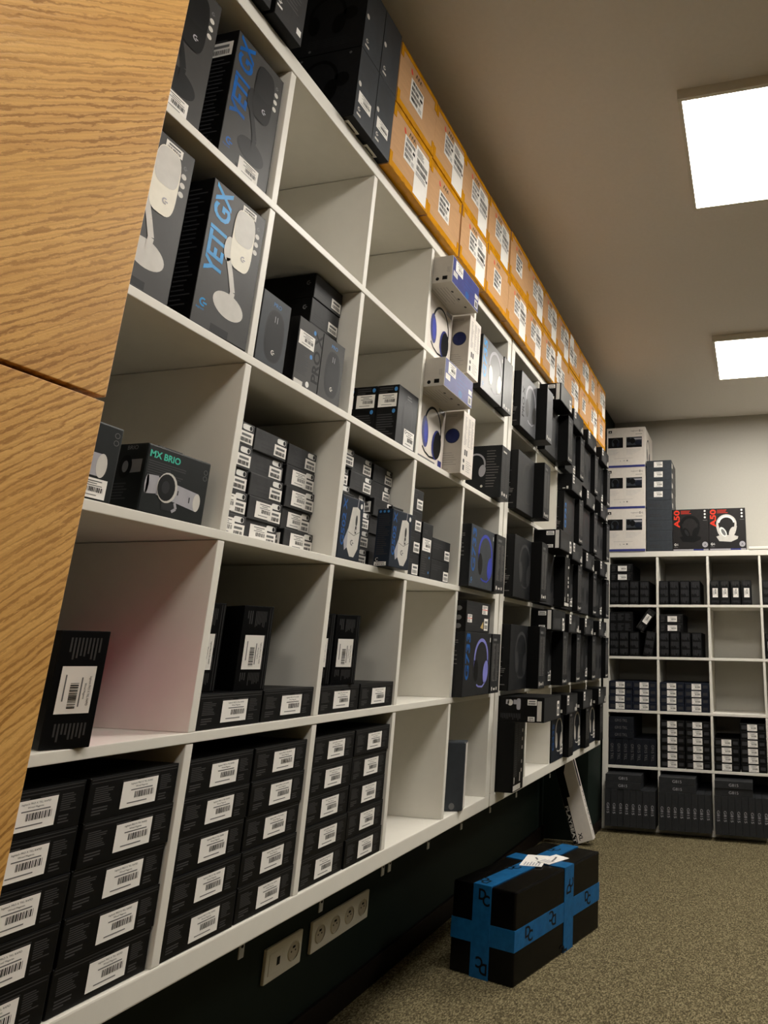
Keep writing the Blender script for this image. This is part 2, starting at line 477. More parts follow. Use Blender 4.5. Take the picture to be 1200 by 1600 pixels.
def navy_box(w, h, m):
    k = Mesh(); k.carton(0.345, w, h, m, 0.002)
    k.rect('front', 0.01, h * 0.25, 0.045, h * 0.75, INK_FAINT, 1)
    k.rect('front', w - 0.04, h * 0.3, w - 0.01, h * 0.7, INK_FAINT, 1)
    p = fin(k, 'keyboard_box')
    sticker(p, 'front', w * 0.29, h * 0.08, 0.062, h * 0.82, 'code')
    return p['_o']
def spine_box(w, h, d, word, upright, m, tm):
    """Keyboard box seen by its spine."""
    k = Mesh(); k.carton(d, w, h, m, 0.0015)
    if upright: k.text('front', word, w * 0.32, h * 0.80 if len(word) > 4 else h * 0.62, w * 0.4, tm, rot=-90, width=h * (0.6 if len(word) > 4 else 0.28))
    else:
        L = w * (0.5 if len(word) > 4 else 0.25)
        k.text('front', word, w * 0.5 - L / 2, h * 0.3, h * 0.38, tm, width=L)
    return fin(k, 'keyboard_box')['_o']

def yeti_box(white):
    k = Mesh(); w, h = 0.137, 0.295; k.carton(0.12, w, h, CARD_BLACK, 0.0012, {'front': CARD_GREY})
    if white: microphone(k, 'front', INK_WARM, INK_PEARL, INK_PEARL, INK_SILVER)
    else: microphone(k, 'front', CARD_DEEP, CARD_BLACK, CARD_BLACK, INK_SILVER)
    tm = INK_BLUE if white else mat('azure_ink', (8, 86, 160), 0.35, 0.25, 20)
    k.text('front', 'YETI GX*', 0.049, 0.104, 0.041, tm, rot=90, layer=2, width=0.185, shear=0.1)
    maker(k, 'front', 0.008, 0.03, 0.0085, tm, 1)
    k.rect('front', 0.045, 0.003, 0.088, 0.017, CARD_BLACK, 1)
    for i in range(3): k.disc('front', 0.121, 0.245 - 0.018 * i, 0.0055, 0.0055, INK_PEARL, 1)
    g_logo(k, 'front', 0.121, 0.262, 0.004, INK_MUTE)
    k.lines('near', 0.012, 0.03, 0.06, 0.28, 26, INK_FAINT, 5, fill=0.3); k.lines('near', 0.066, 0.03, 0.11, 0.28, 26, INK_FAINT, 8, fill=0.3)
    p = fin(k, 'microphone_box')
    if white: sticker(p, 'front', 0.075, 0.272, 0.036, 0.016, 'mini')
    else:
        sticker(p, 'front', 0.052, 0.004, 0.055, 0.034, 'code'); sticker(p, 'near', 0.055, 0.235, 0.056, 0.034, 'mini')
    return p['_o']

def brio_box(front):
    k = Mesh(); w, h = (0.137, 0.116) if front else (0.112, 0.122); k.carton(0.075, w, h, mat('brio_card', (24, 27, 27), 0.4, 0.08), 0.003)
    if front:
        k.text('front', 'MX BRIO*', 0.006, 0.094, 0.012, INK_TEAL)
        k.lines('front', 0.006, 0.066, 0.085, 0.09, 6, INK_FAINT, 2)
        k.poly('front', [(0.008, 0.064), (0.03, 0.066), (0.032, 0.036), (0.008, 0.032)], INK_SILVER, 2)
        k.poly('front', [(0.03, 0.064), (0.118, 0.054), (0.118, 0.022), (0.03, 0.034)], INK_SILVER, 2)
        k.disc('front', 0.116, 0.038, 0.008, 0.016, INK_PEARL, 3); k.disc('front', 0.009, 0.048, 0.004, 0.016, INK_SILVER, 2)
        k.disc('front', 0.05, 0.05, 0.021, 0.026, INK_PEARL, 3); k.disc('front', 0.048, 0.05, 0.018, 0.023, INK_BLACK, 4); k.disc('front', 0.046, 0.05, 0.008, 0.011, CARD_DARK, 5)
        k.rect('front', 0.044, 0.012, 0.074, 0.026, CARD_DARK, 2); k.stroke('front', [(0.066, 0.012), (0.074, 0.018), (0.07, 0.028)], 0.005, INK_SILVER, 3)
        k.rect('front', 0.072, 0.042, 0.074, 0.05, INK_BLACK, 4); k.rect('front', 0.098, 0.034, 0.1, 0.044, INK_BLACK, 4)
        for i in range(2): k.arc('front', 0.127, 0.096 - 0.011 * i, 0.0045, 0.0045, 0.0007, 0, 360, INK_MUTE, 1, 12)
        k.poly('near', [(0.028, 0.088), (0.068, 0.088), (0.068, 0.066), (0.028, 0.064)], INK_MUTE, 1); k.disc('near', 0.036, 0.076, 0.013, 0.02, INK_BLACK, 2); k.disc('near', 0.036, 0.076, 0.006, 0.01, INK_MUTE, 3)
        k.text('near', 'BRIO', 0.034, 0.105, 0.007, INK_MUTE); k.lines('near', 0.012, 0.02, 0.06, 0.05, 6, INK_FAINT, 4)
        k.box(-0.045, -0.015, 0.034, 0.085, h, h + 0.006, PLASTIC_BLACK, 0.001)
    else:
        k.disc('front', 0.085, 0.055, 0.009, 0.019, INK_PEARL, 3); k.rect('front', 0.04, 0.038, 0.085, 0.073, INK_SILVER, 2)
        for i in range(2): k.arc('front', 0.102, 0.108 - 0.012 * i, 0.0045, 0.0045, 0.0007, 0, 360, INK_MUTE, 1, 12)
    p = fin(k, 'webcam_box')
    if not front: sticker(p, 'front', 0.045, 0.004, 0.055, 0.03, 'code')
    return p['_o']

def mouse_carton(two_labels, w=0.103, h=0.0485):
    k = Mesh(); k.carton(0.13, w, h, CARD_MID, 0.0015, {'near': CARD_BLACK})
    k.lines('front', 0.006, 0.026, 0.034, h - 0.004, 6, INK_FAINT, 2); k.lines('front', 0.036, 0.026, 0.064, h - 0.004, 6, INK_FAINT, 4)
    k.lines('front', 0.02, 0.008, 0.062, 0.022, 2, INK_FAINT, 6)
    k.disc('front', w - 0.02, h - 0.009, 0.014, 0.006, INK_WHITE, 1, 0, 20, 4); k.disc('front', w - 0.011, h - 0.009, 0.004, 0.005, CARD_DARK, 2)
    p = fin(k, 'mouse_box')
    sticker(p, 'front', w - 0.041, 0.005, 0.039, 0.025, 'mini')
    if two_labels: sticker(p, 'front', 0.02, 0.006, 0.052, 0.034, 'code', layer=3.5)
    sticker(p, 'near', 0.07, 0.008, 0.05, 0.03, 'mini', name='side_label')
    return p['_o']
def g_mouse_box():
    k = Mesh(); w, h = 0.094, 0.152; k.carton(0.047, w, h, mat('ink_blue_card', (34, 41, 52), 0.4, 0.08), 0.0012)
    k.text('front', 'G502 X*', 0.021, 0.03, 0.015, INK_DEEPBLUE, rot=90, width=0.115, shear=0.1)
    B = INK_PEARL
    k.poly('front', [(0.045, 0.128), (0.066, 0.132), (0.078, 0.126), (0.085, 0.07), (0.082, 0.03), (0.068, 0.008), (0.05, 0.008), (0.036, 0.028), (0.034, 0.07)], B, 2)
    k.poly('front', [(0.034, 0.075), (0.020, 0.042), (0.026, 0.02), (0.036, 0.028)], INK_SILVER, 2)
    k.disc('front', 0.066, 0.098, 0.0045, 0.014, INK_DIM, 3); k.rect('front', 0.0625, 0.066, 0.069, 0.084, INK_DIM, 3); k.rect('front', 0.064, 0.07, 0.068, 0.076, B, 4)
    k.stroke('front', [(0.036, 0.066), (0.06, 0.06), (0.084, 0.072)], 0.0012, INK_DIM, 3); k.stroke('front', [(0.067, 0.132), (0.069, 0.152)], 0.002, INK_SILVER, 1)
    g_logo(k, 'front', 0.055, 0.042, 0.007, INK_MUTE, 3); k.disc('front', 0.083, 0.137, 0.0045, 0.0065, INK_WHITE, 2)
    k.lines('near', 0.005, 0.03, 0.042, 0.138, 20, INK_FAINT, 5)
    for i in range(3): k.disc('near', 0.009 + 0.012 * i, 0.145, 0.0035, 0.0035, INK_SKY, 1)
    k.rect('near', 0.004, 0.012, 0.013, 0.024, INK_BLACK, 1); k.text('near', 'C', 0.006, 0.014, 0.009, INK_WHITE, layer=2)
    k.box(-0.03, -0.018, 0.02, 0.074, h, h + 0.012, PLASTIC_BLACK, 0.001)
    p = fin(k, 'gaming_mouse_box'); sticker(p, 'near', 0.003, 0.002, 0.036, 0.01, 'mini')
    return p['_o']
def pro_mouse_box(kind):
    w, h = 0.087, 0.155
    k = Mesh(); k.carton(0.045, w, h, CARD_BLACK, 0.0012, {'front': CARD_SLATE if kind == 'mouse' else CARD_GREY})
    if kind != 'text':
        k.disc('front', 0.047, 0.068, 0.029, 0.058, CARD_DARK, 1, 0, 28, 2.6); k.disc('front', 0.047, 0.068, 0.026, 0.055, mat('mouse_grey', (26, 27, 29), 0.4, 0.08), 2, 0, 28, 2.6)
        k.text('front', 'PRO', 0.034, 0.132, 0.009, INK_SKY, layer=1)
        k.rect('front', 0.042, 0.098, 0.0435, 0.112, INK_SILVER, 3); k.rect('front', 0.049, 0.098, 0.0505, 0.112, INK_SILVER, 3)
        g_logo(k, 'front', 0.048, 0.032, 0.0055, INK_PEARL, 3)
    else:
        k.lines('front', 0.006, 0.025, 0.05, 0.09, 16, INK_FAINT, 6); k.disc('front', 0.056, 0.138, 0.0045, 0.0055, INK_SKY, 1); k.disc('front', 0.052, 0.077, 0.0045, 0.0055, INK_SKY, 1)
        k.text('front', 'PRO X*', 0.085, 0.022, 0.025, INK_BLACK, rot=90, width=0.122)
        k.rect('front', 0.004, 0.0, 0.034, 0.01, INK_PEARL, 1); k.disc('front', 0.05, 0.01, 0.006, 0.007, INK_WHITE, 1)
    p = fin(k, 'gaming_mouse_box')
    if kind == 'text': sticker(p, 'front', 0.004, 0.092, 0.054, 0.033, 'code')
    return p['_o']
def stacked_mouse_box():
    w, h = 0.112, 0.0645
    k = Mesh(); k.carton(0.24, w, h, CARD_DEEP, 0.0015, {'front': CARD_MID})
    k.lines('front', 0.012, 0.012, 0.06, 0.03, 3, INK_FAINT, 3); g_logo(k, 'near', 0.222, 0.04, 0.006, INK_MUTE)
    for i in range(3): k.disc('near', 0.03 + 0.03 * i, 0.05, 0.004, 0.004, INK_DIM, 1)
    p = fin(k, 'gaming_mouse_box'); sticker(p, 'front', 0.07, 0.008, 0.038, 0.026, 'mini'); return p['_o']
def deep_mouse_box(front):
    w, h = 0.115, 0.17
    k = Mesh(); k.carton(0.068, w, h, CARD_BLACK, 0.0012, {'front': CARD_DARK})
    k.disc('front', 0.058, 0.085, 0.03, 0.055, CARD_MID, 1, 0, 24, 2.5); k.disc('front', 0.058, 0.075, 0.027, 0.06, CARD_DARK, 2, 0, 24, 2.6); g_logo(k, 'front', 0.055, 0.045, 0.006, INK_MUTE, 3)
    k.lines('front', 0.05, 0.14, 0.085, 0.156, 2, INK_MUTE, 3)
    k.lines('near', 0.006, 0.146, 0.05, 0.166, 3, INK_DIM, 2); k.lines('near', 0.006, 0.02, 0.06, 0.085, 9, INK_FAINT, 5)
    k.disc('near', 0.058, 0.157, 0.005, 0.0065, INK_SKY, 1); k.disc('near', 0.056, 0.091, 0.005, 0.0065, INK_SKY, 1); k.rect('near', 0.012, 0.012, 0.026, 0.018, INK_WHITE, 1)
    p = fin(k, 'gaming_mouse_box'); sticker(p, 'near', 0.005, 0.104, 0.058, 0.04, 'code')
    if front: sticker(p, 'front', 0.045, 0.003, 0.06, 0.05, 'code', name='price_label')
    return p['_o']
def small_dark_box(kind):
    if kind == 'slim': d, w, h = 0.12, 0.092, 0.064
    elif kind == 'tall': d, w, h = 0.06, 0.068, 0.168
    else: d, w, h = 0.12, 0.13, 0.0662
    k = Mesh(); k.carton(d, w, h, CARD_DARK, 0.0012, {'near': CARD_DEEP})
    p = None
    if kind == 'tall':
        k.lines('front', 0.006, 0.012, 0.04, 0.075, 9, INK_DIM, 2); k.lines('front', 0.01, 0.135, 0.045, 0.148, 2, INK_DIM, 4)
        for i in range(3): k.disc('front', 0.054, 0.02 + 0.045 * i, 0.003, 0.004, INK_SKY, 1)
        p = fin(k, 'mouse_box'); sticker(p, 'front', 0.004, 0.082, 0.055, 0.038, 'code')
    else:
        k.lines('front', 0.008, h * 0.5, w * 0.6, h * 0.8, 3, INK_FAINT, 2)
        p = fin(k, 'mouse_box'); sticker(p, 'front', w - 0.04, 0.006, 0.036, 0.03, 'mini')
        if kind == 'wide': sticker(p, 'near', 0.085, 0.012, 0.03, 0.035, 'mini', name='side_label')
    return p['_o']

def ps_box(pose):
    """White and blue headset box: 213 wide, 215 tall, 94 deep; pose front, turned or lying."""
    k = Mesh()
    if pose == 'front':
        d, w, h = 0.094, 0.213, 0.215
        k.carton(d, w, h, CARD_WHITE, 0.0015)
        k.arc('front', 0.128, 0.118, 0.062, 0.078, 0.012, -25, 215, INK_BLACK, 2, 20); k.arc('front', 0.128, 0.118, 0.054, 0.07, 0.006, -10, 200, CARD_WHITE, 3, 20)
        k.disc('front', 0.078, 0.10, 0.021, 0.05, CARD_BLUE, 4, 0.15, 24); k.disc('front', 0.082, 0.10, 0.012, 0.036, INK_ULTRA, 5, 0.15, 24)
        k.disc('front', 0.158, 0.078, 0.031, 0.05, CARD_BLUE, 4, -0.1, 24); k.disc('front', 0.164, 0.078, 0.027, 0.046, CARD_BLACK, 5, -0.1, 24)
        k.stroke('front', [(0.155, 0.032), (0.115, 0.028), (0.085, 0.036), (0.066, 0.05)], 0.006, INK_BLACK, 3)
        k.rect('front', 0.178, 0.012, 0.203, 0.034, CARD_BLUE, 1)
        for i in range(4): k.arc('front', 0.026, 0.062 + 0.034 * i, 0.011, 0.014, 0.005, 100, 330, INK_BLACK, 1, 8)
        k.lines('front', 0.03, 0.012, 0.16, 0.022, 1, INK_MUTE, 2)
        k.rect('front', 0.16, 0.19, 0.205, 0.207, INK_SILVER, 1)
        n = 'headset_box'
    elif pose == 'turned':
        d, w, h = 0.213, 0.094, 0.215
        k.carton(d, w, h, CARD_WHITE, 0.0015, {'near': mat('kraft_grey_card', (186, 178, 166), 0.5, 0.03)})
        k.disc('near', 0.176, 0.128, 0.026, 0.026, CARD_SLATE, 2); k.disc('near', 0.176, 0.128, 0.0235, 0.0235, mat('midnight_ink', (36, 42, 84), 0.3, 0.2), 3, 0, 28)
        k.lines('near', 0.1, 0.195, 0.19, 0.205, 2, INK_MUTE, 2, fill=0.2); k.lines('near', 0.07, 0.012, 0.2, 0.075, 8, INK_MUTE, 5, fill=0.12)
        k.lines('front', 0.012, 0.1, 0.034, 0.2, 20, INK_MUTE, 4, fill=0.3); k.lines('front', 0.04, 0.1, 0.06, 0.2, 20, INK_MUTE, 5, fill=0.3); k.lines('front', 0.066, 0.1, 0.086, 0.2, 20, INK_MUTE, 6, fill=0.3)
        for x in (0.02, 0.034): k.rect('front', x, 0.066, x + 0.01, 0.086, INK_DIM, 1)
        k.disc('front', 0.018, 0.046, 0.006, 0.007, INK_DIM, 1); k.rect('front', 0.012, 0.014, 0.024, 0.032, INK_DIM, 1); k.lines('front', 0.036, 0.014, 0.084, 0.054, 6, INK_MUTE, 8, fill=0.2)
        n = 'headset_box'
    else:
        d, w, h = 0.215, 0.213, 0.094
        k.carton(d, w, h, mat('pale_grey_card', (196, 190, 180), 0.5, 0.03), 0.0015, {'front': CARD_BLUE})
        k.rect('front', 0.008, 0.028, 0.04, 0.046, INK_PEARL, 1); k.lines('front', 0.09, 0.02, 0.17, 0.07, 4, INK_DEEPBLUE, 2, fill=0.1)
        k.disc('front', 0.118, 0.016, 0.014, 0.012, INK_DEEPBLUE, 1)
        k.rect('front', 0.18, 0.008, 0.206, 0.036, INK_PEARL, 1); k.rect('front', 0.185, 0.012, 0.2, 0.03, INK_MUTE, 2); k.rect('front', 0.18, 0.042, 0.206, 0.058, INK_PEARL, 1)
        k.disc('near', 0.165, 0.014, 0.006, 0.006, INK_BLACK, 1); k.rect('near', 0.182, 0.01, 0.199, 0.023, INK_BLACK, 1); k.lines('near', 0.196, 0.028, 0.208, 0.055, 4, INK_MUTE, 3, vertical=True, fill=0.2)
        k.lines('under', 0.03, 0.10, 0.18, 0.19, 9, INK_MUTE, 4, fill=0.12)
        for a, b in ((0.06, 0.19), (0.11, 0.19), (0.165, 0.19)): k.disc('under', a, b, 0.006, 0.004, INK_DIM, 1)
        n = 'headset_box'
    p = fin(k, n)
    if pose == 'lying': sticker(p, 'front', 0.022, 0.05, 0.055, 0.038, 'code')
    return p['_o']

def blue_title_box(w, h, title, bandm, cupm, cup2, front, tm, name='headset_box', light=False, logo=True):
    k = Mesh(); k.carton(0.098, w, h, CARD_DARK, 0.0015, {'front': front})
    k.text('front', title + '*', 0.045, 0.05, 0.033, tm, rot=90, width=0.148, shear=0.1)
    headset(k, 'front', w * 0.63, h * 0.52, h * 0.78, bandm, cupm, cup2, bandm, 2)
    if logo: maker(k, 'front', 0.01, 0.012, 0.007, INK_SKY)
    k.lines('near', 0.02, 0.1, 0.08, 0.18, 12, INK_GREY, 6)
    k.lines('near', 0.02, 0.03, 0.06, 0.06, 4, INK_FAINT, 3)
    k.rect('front', w - 0.012, h - 0.03, w - 0.006, h - 0.015, INK_PEARL, 1)
    p = fin(k, name)
    return p['_o']
def narrow_box(w, h, d, front=None, near=None, light=False, icons=True, n=3):
    """A headset box turned so that its narrow printed side faces the aisle."""
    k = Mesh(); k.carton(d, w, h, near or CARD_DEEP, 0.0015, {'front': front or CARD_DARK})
    tm = INK_MUTE if light else INK_GREY
    k.rect('front', w * 0.18, h * 0.88, w * 0.55, h * 0.92, INK_MUTE, 1)
    k.lines('front', w * 0.15, h * 0.2, w * 0.45, h * 0.84, 26, tm, 2, fill=0.4); k.lines('front', w * 0.55, h * 0.2, w * 0.85, h * 0.84, 26, tm, 5, fill=0.4)
    if icons:
        k.disc('front', w * 0.2, h * 0.075, w * 0.06, h * 0.035, INK_PEARL, 1); k.rect('front', w * 0.38, h * 0.05, w * 0.56, h * 0.085, INK_PEARL, 1); k.rect('front', w * 0.68, h * 0.05, w * 0.78, h * 0.1, INK_PEARL, 1)
    return fin(k, 'headset_box')['_o']
def headset_face_box(w, h, d, front, art, cup, title=None, tm=None, strip=True):
    """Dark headset box, wide face to the aisle, faint picture of headphones on it."""
    k = Mesh(); k.carton(d, w, h, CARD_BLACK, 0.0015, {'front': front})
    headset(k, 'front', w * 0.62, h * 0.54, h * 0.72, art, cup, cup, art, 2)
    if title: k.text('front', title + '*', 0.046, 0.05, 0.028, tm or INK_MUTE, rot=90, width=h * 0.55)
    if strip: k.lines('near', d * 0.15, 0.02, d * 0.85, h * 0.5, 16, INK_GREY, 4, fill=0.45); k.lines('near', d * 0.2, h * 0.6, d * 0.8, h * 0.72, 4, INK_FAINT, 7)
    p = fin(k, 'headset_box'); return p
def lying_headset_box(d, side_labels, front=None):
    w, h = 0.205, 0.088
    k = Mesh(); k.carton(d, w, h, CARD_BLACK, 0.003, {'front': front or CARD_DARK})
    k.rect('front', w * 0.1, h * 0.1, w * 0.6, h * 0.6, front or CARD_MID, 1)
    k.rect('front', w - 0.05, 0.008, w - 0.036, 0.024, INK_PEARL, 2); k.rect('front', w - 0.03, 0.006, w - 0.014, 0.038, INK_PEARL, 2)
    if not side_labels:
        k.rect('near', d - 0.05, 0.01, d - 0.036, 0.014, INK_PEARL, 1); k.rect('near', d - 0.03, 0.008, d - 0.02, 0.022, INK_PEARL, 1)
    else:
        k.rect('near', d - 0.024, 0.004, d - 0.007, 0.084, INK_PEARL, 1)
        k.arc('near', 0.03, 0.07, 0.009, 0.009, 0.004, 0, 360, INK_SILVER, 1, 10)
    p = fin(k, 'headset_box')
    if side_labels:
        sticker(p, 'near', d - 0.066, 0.062, 0.036, 0.018, 'mini', name='side_label'); sticker(p, 'near', d - 0.062, 0.006, 0.028, 0.014, 'mini', name='side_label')
        sticker(p, 'front', w - 0.05, 0.002, 0.024, 0.055, 'mini')
    else: sticker(p, 'front', 0.012, 0.042, 0.03, 0.042, 'mini')
    return p['_o']

SOOT_SIDE = mat('sooty_side_card', (27, 28, 30), 0.45, 0.15, 50, 0.0, 0.2)
def shelf_top_headset_box():
    w, h, d = 0.0865, 0.213, 0.215
    k = Mesh(); k.carton(d, w, h, CARD_BLACK, 0.0012, {'front': CARD_SLATE, 'under': CARD_DEEP, 'near': SOOT_SIDE})
    k.lines('front', 0.012, h * 0.55, 0.07, h * 0.93, 14, INK_FAINT, 2, fill=0.3)
    k.disc('front', 0.012, h * 0.5, 0.006, 0.0075, INK_PEARL, 1); g_logo(k, 'front', 0.02, 0.035, 0.006, INK_PEARL); k.rect('front', 0.012, 0.016, 0.03, 0.022, INK_PEARL, 1)
    headset(k, 'near', 0.1, 0.12, 0.14, CARD_DEEP, CARD_DEEP, CARD_DEEP, None, 1); k.disc('near', 0.168, 0.12, 0.022, 0.022, CARD_DEEP, 1)
    for a, b in ((0.06, 0.014), (0.04, 0.2), (0.185, 0.2)): k.disc('near', a, b, 0.004, 0.004, INK_MUTE, 1)
    k.lines('near', 0.05, 0.02, 0.19, 0.05, 5, INK_FAINT, 5, fill=0.15)
    p = fin(k, 'headset_box'); return p
def grey_text_box():
    w, h, d = 0.088, 0.24, 0.15
    k = Mesh(); k.carton(d, w, h, CARD_DEEP, 0.0012, {'front': CARD_MID})
    k.lines('front', 0.012, 0.06, 0.076, 0.22, 16, INK_MUTE, 6, fill=0.12)
    k.rect('front', 0.068, 0.018, 0.082, 0.034, INK_WHITE, 1); k.rect('front', 0.004, 0.06, 0.014, 0.072, INK_WHITE, 1); g_logo(k, 'front', 0.011, 0.042, 0.006, INK_WHITE); k.rect('front', 0.004, 0.026, 0.02, 0.031, INK_WHITE, 1)
    return fin(k, 'headset_box')['_o']

def carton(kind):
    w, h, d = 0.2325, 0.2055, 0.3
    k = Mesh(); k.carton(d, w, h, CARDBOARD, 0.003)
    if kind != 'C':
        k.poly('front', [(0.062, 0.172), (0.068, 0.172), (0.076, 0.158), (0.068, 0.154), (0.064, 0.16)], INK_RED, 1)
        for i in range(3):
            x = 0.092 + 0.013 * i
            k.stroke('front', [(x, 0.163), (x + 0.005, 0.179)], 0.0032, INK_BLACK, 1); k.stroke('front', [(x + 0.005, 0.179), (x + 0.011, 0.168)], 0.0032, INK_BLACK, 1)
    k.rect('front', 0.0, 0.0, 0.001, 0.001, CARDBOARD, 1)
    p = fin(k, 'shipping_carton'); o = p['_o']
    def tape(name, z0, z1, wrap):
        t = Mesh()
        t.box(-0.001, 0.0009, 0.002, w - 0.002, z0, z1, BROWN_TAPE, 0.0)
        if wrap < 0: t.box(-0.05, 0.0009, 0.002, w - 0.002, -0.0006, 0.0012, BROWN_TAPE, 0.0)
        else: t.box(-0.05, 0.0009, 0.002, w - 0.002, h - 0.0012, h + 0.0006, BROWN_TAPE, 0.0)
        for y in (0.002, w - 0.016):
            t.box(-0.001, 0.0011, y, y + 0.014, (z0 if wrap < 0 else z0 - 0.026), (z1 + 0.026 if wrap < 0 else z1), BROWN_TAPE)
        r = random.Random(3)
        for q in range(7):
            y = 0.01 + r.random() * (w - 0.04)
            t.box(-0.0005, 0.002, y, y + 0.012, (z0 + 0.001 if wrap < 0 else z1 - 0.005), (z0 + 0.004 if wrap < 0 else z1 - 0.002), BROWN_TAPE, 0.0008)
        return t.build(name, o)
    tape('tape_strip', 0.0, 0.022, -1); tape('tape_strip', h - 0.016, h, 1)
    if kind == 'A': sticker(p, 'front', 0.068, 0.062, 0.078, 0.082, 'ship', name='shipping_label')
    elif kind == 'B':
        sticker(p, 'front', 0.07, 0.075, 0.066, 0.08, 'ship', name='shipping_label'); sticker(p, 'front', 0.136, 0.008, 0.082, 0.165, 'address', name='address_label', layer=2.5)
    else:
        sticker(p, 'front', 0.088, 0.198, 0.082, 0.165, 'address', rot=180, name='address_label', layer=2.5); sticker(p, 'front', 0.156, 0.13, 0.066, 0.08, 'ship', rot=180, name='shipping_label')
    return o

# ------------------------------------------------------------------ room
def slab(name, x0, x1, y0, y1, z0, z1, m, bev=0.0):
    k = Mesh(); k.box(x0, x1, y0, y1, z0, z1, m, bev); return structure(k.build(name))
slab('floor', -0.6, 4.2, -3.6, 4.7, FLOOR - 0.1, FLOOR, CARPET)
slab('ceiling', -0.6, 4.2, -3.6, 4.7, CEIL, CEIL + 0.1, CEIL_PAINT)
slab('wall_left', -0.6, -0.3925, -3.6, 4.7, FLOOR, CEIL, GREEN_PAINT)
slab('wall_back', -0.6, 4.2, 4.513, 4.7, FLOOR, CEIL, GREY_PAINT)
slab('wall_right', 4.05, 4.2, -3.6, 4.7, FLOOR, CEIL, GREEN_PAINT)
slab('wall_front', -0.6, 4.2, -3.7, -3.5, FLOOR, CEIL, GREEN_PAINT)
slab('wall_pillar', -0.3925, -0.107, 3.765, 4.513, FLOOR, CEIL, GREEN_PAINT)
slab('baseboard_left', -0.3925, -0.378, -0.02, 3.765, FLOOR, FLOOR + 0.078, BROWN_SKIRT, 0.003)
slab('baseboard_pillar', -0.107, -0.0965, 3.753, 4.12, FLOOR, FLOOR + 0.06, BROWN_SKIRT, 0.003)

# ------------------------------------------------------------------ shelving units
P, T, CELL, DEP = 0.351, 0.0164, 0.3346, 0.39
SHELF_PARTS = {}
def shelf_unit(loc, rz, label, back):
    u = empty('shelf_unit', loc, rz)
    def part(name, key, dims, bev, at=(0, 0, 0)):
        if key not in SHELF_PARTS:
            k = Mesh(); k.box(*dims, WHITE, bev); o = k.build(name, u); SHELF_PARTS[key] = o.data
        else:
            o = bpy.data.objects.new(name, SHELF_PARTS[key]); COL.objects.link(o); o.parent = u
        o.location = at; return o
    y0, y1 = T, 5 * P
    part('side_panel', 's', (-DEP, 0, -0.0385, 0, 0, 5 * P - T), 0.0018, (0, y0, 0)); part('side_panel', 's', None, 0, (0, y1 + 0.0385, 0))
    part('bottom_board', 'b', (-DEP, 0, y0 - 0.039, y1 + 0.039, -0.039, 0), 0.003)
    part('top_board', 't', (-DEP, 0, y0 - 0.039, y1 + 0.039, 0, 0.039), 0.003, (0, 0, 5 * P - T))
    for j in range(1, 5): part('shelf_board', 'h', (-DEP, 0, y0, y1, -0.0172, 0), 0.0016, (0, 0, j * P))
    for j in range(5):
        for i in range(1, 5): part('divider', 'd', (-DEP, -0.0015, 0, T, 0.0002, CELL - 0.0022), 0.0014, (0, i * P, j * P))
    if back: part('back_panel', 'k', (-DEP, -DEP + 0.004, y0, y1, 0, 5 * P - T), 0.0)
    return tag(u, label, 'shelf', 'white cube shelving')
UNIT_FAR = 1.8272
shelf_unit((0, 0, 0), 0, 'white cube shelf unit on the left wall beside the oak cabinet', True)
shelf_unit((0, UNIT_FAR, 0), 0, 'white cube shelf unit on the left wall nearest the corner, full of dark boxes', True)
BX, BY, BZ = -0.0732, 4.1218, -0.575
shelf_unit((BX, BY, BZ), math.radians(-90), 'white cube shelf unit standing on the carpet against the pale back wall', False)

# small metal tabs screwed under the wall shelf
for i, y in enumerate((0.255, 0.586, 0.836, 1.103, 1.137, 1.363, 1.604, 1.86, 2.148, 2.62)):
    k = Mesh(); k.box(-0.0225, -0.020, -0.007, 0.007, -0.032, 0, METAL, 0.001); k.box(-0.05, -0.020, -0.007, 0.007, -0.003, 0, METAL, 0.0005)
    k.frames = {'front': (Vector((-0.02, -0.007, -0.032)), Vector((0, 1, 0)), Vector((0, 0, 1)), Vector((1, 0, 0)))}
    t = k.build('angle_bracket'); t.location = (0.002, y, -0.0393)
    s = Mesh(); bmesh_t = bmesh.new(); bmesh.ops.create_cone(bmesh_t, cap_ends=True, segments=10, radius1=0.0028, radius2=0.002, depth=0.002)
    s.merge(bmesh_t, BROWN_SKIRT, Matrix.Translation((-0.0192, 0, -0.012)) @ Matrix.Rotation(math.radians(90), 4, 'Y')); s.build('screw', t)
    nth = ('nearest the oak cabinet', 'second from the oak cabinet', 'third from the oak cabinet', 'left of the close pair', 'right of the close pair', 'just past the close pair', 'second past the close pair', 'under the shelf joint', 'just past the shelf joint', 'closest to the room corner')[i]
    tag(t, 'small metal bracket hanging under the wall shelf, ' + nth, 'bracket', 'brackets under the wall shelf')

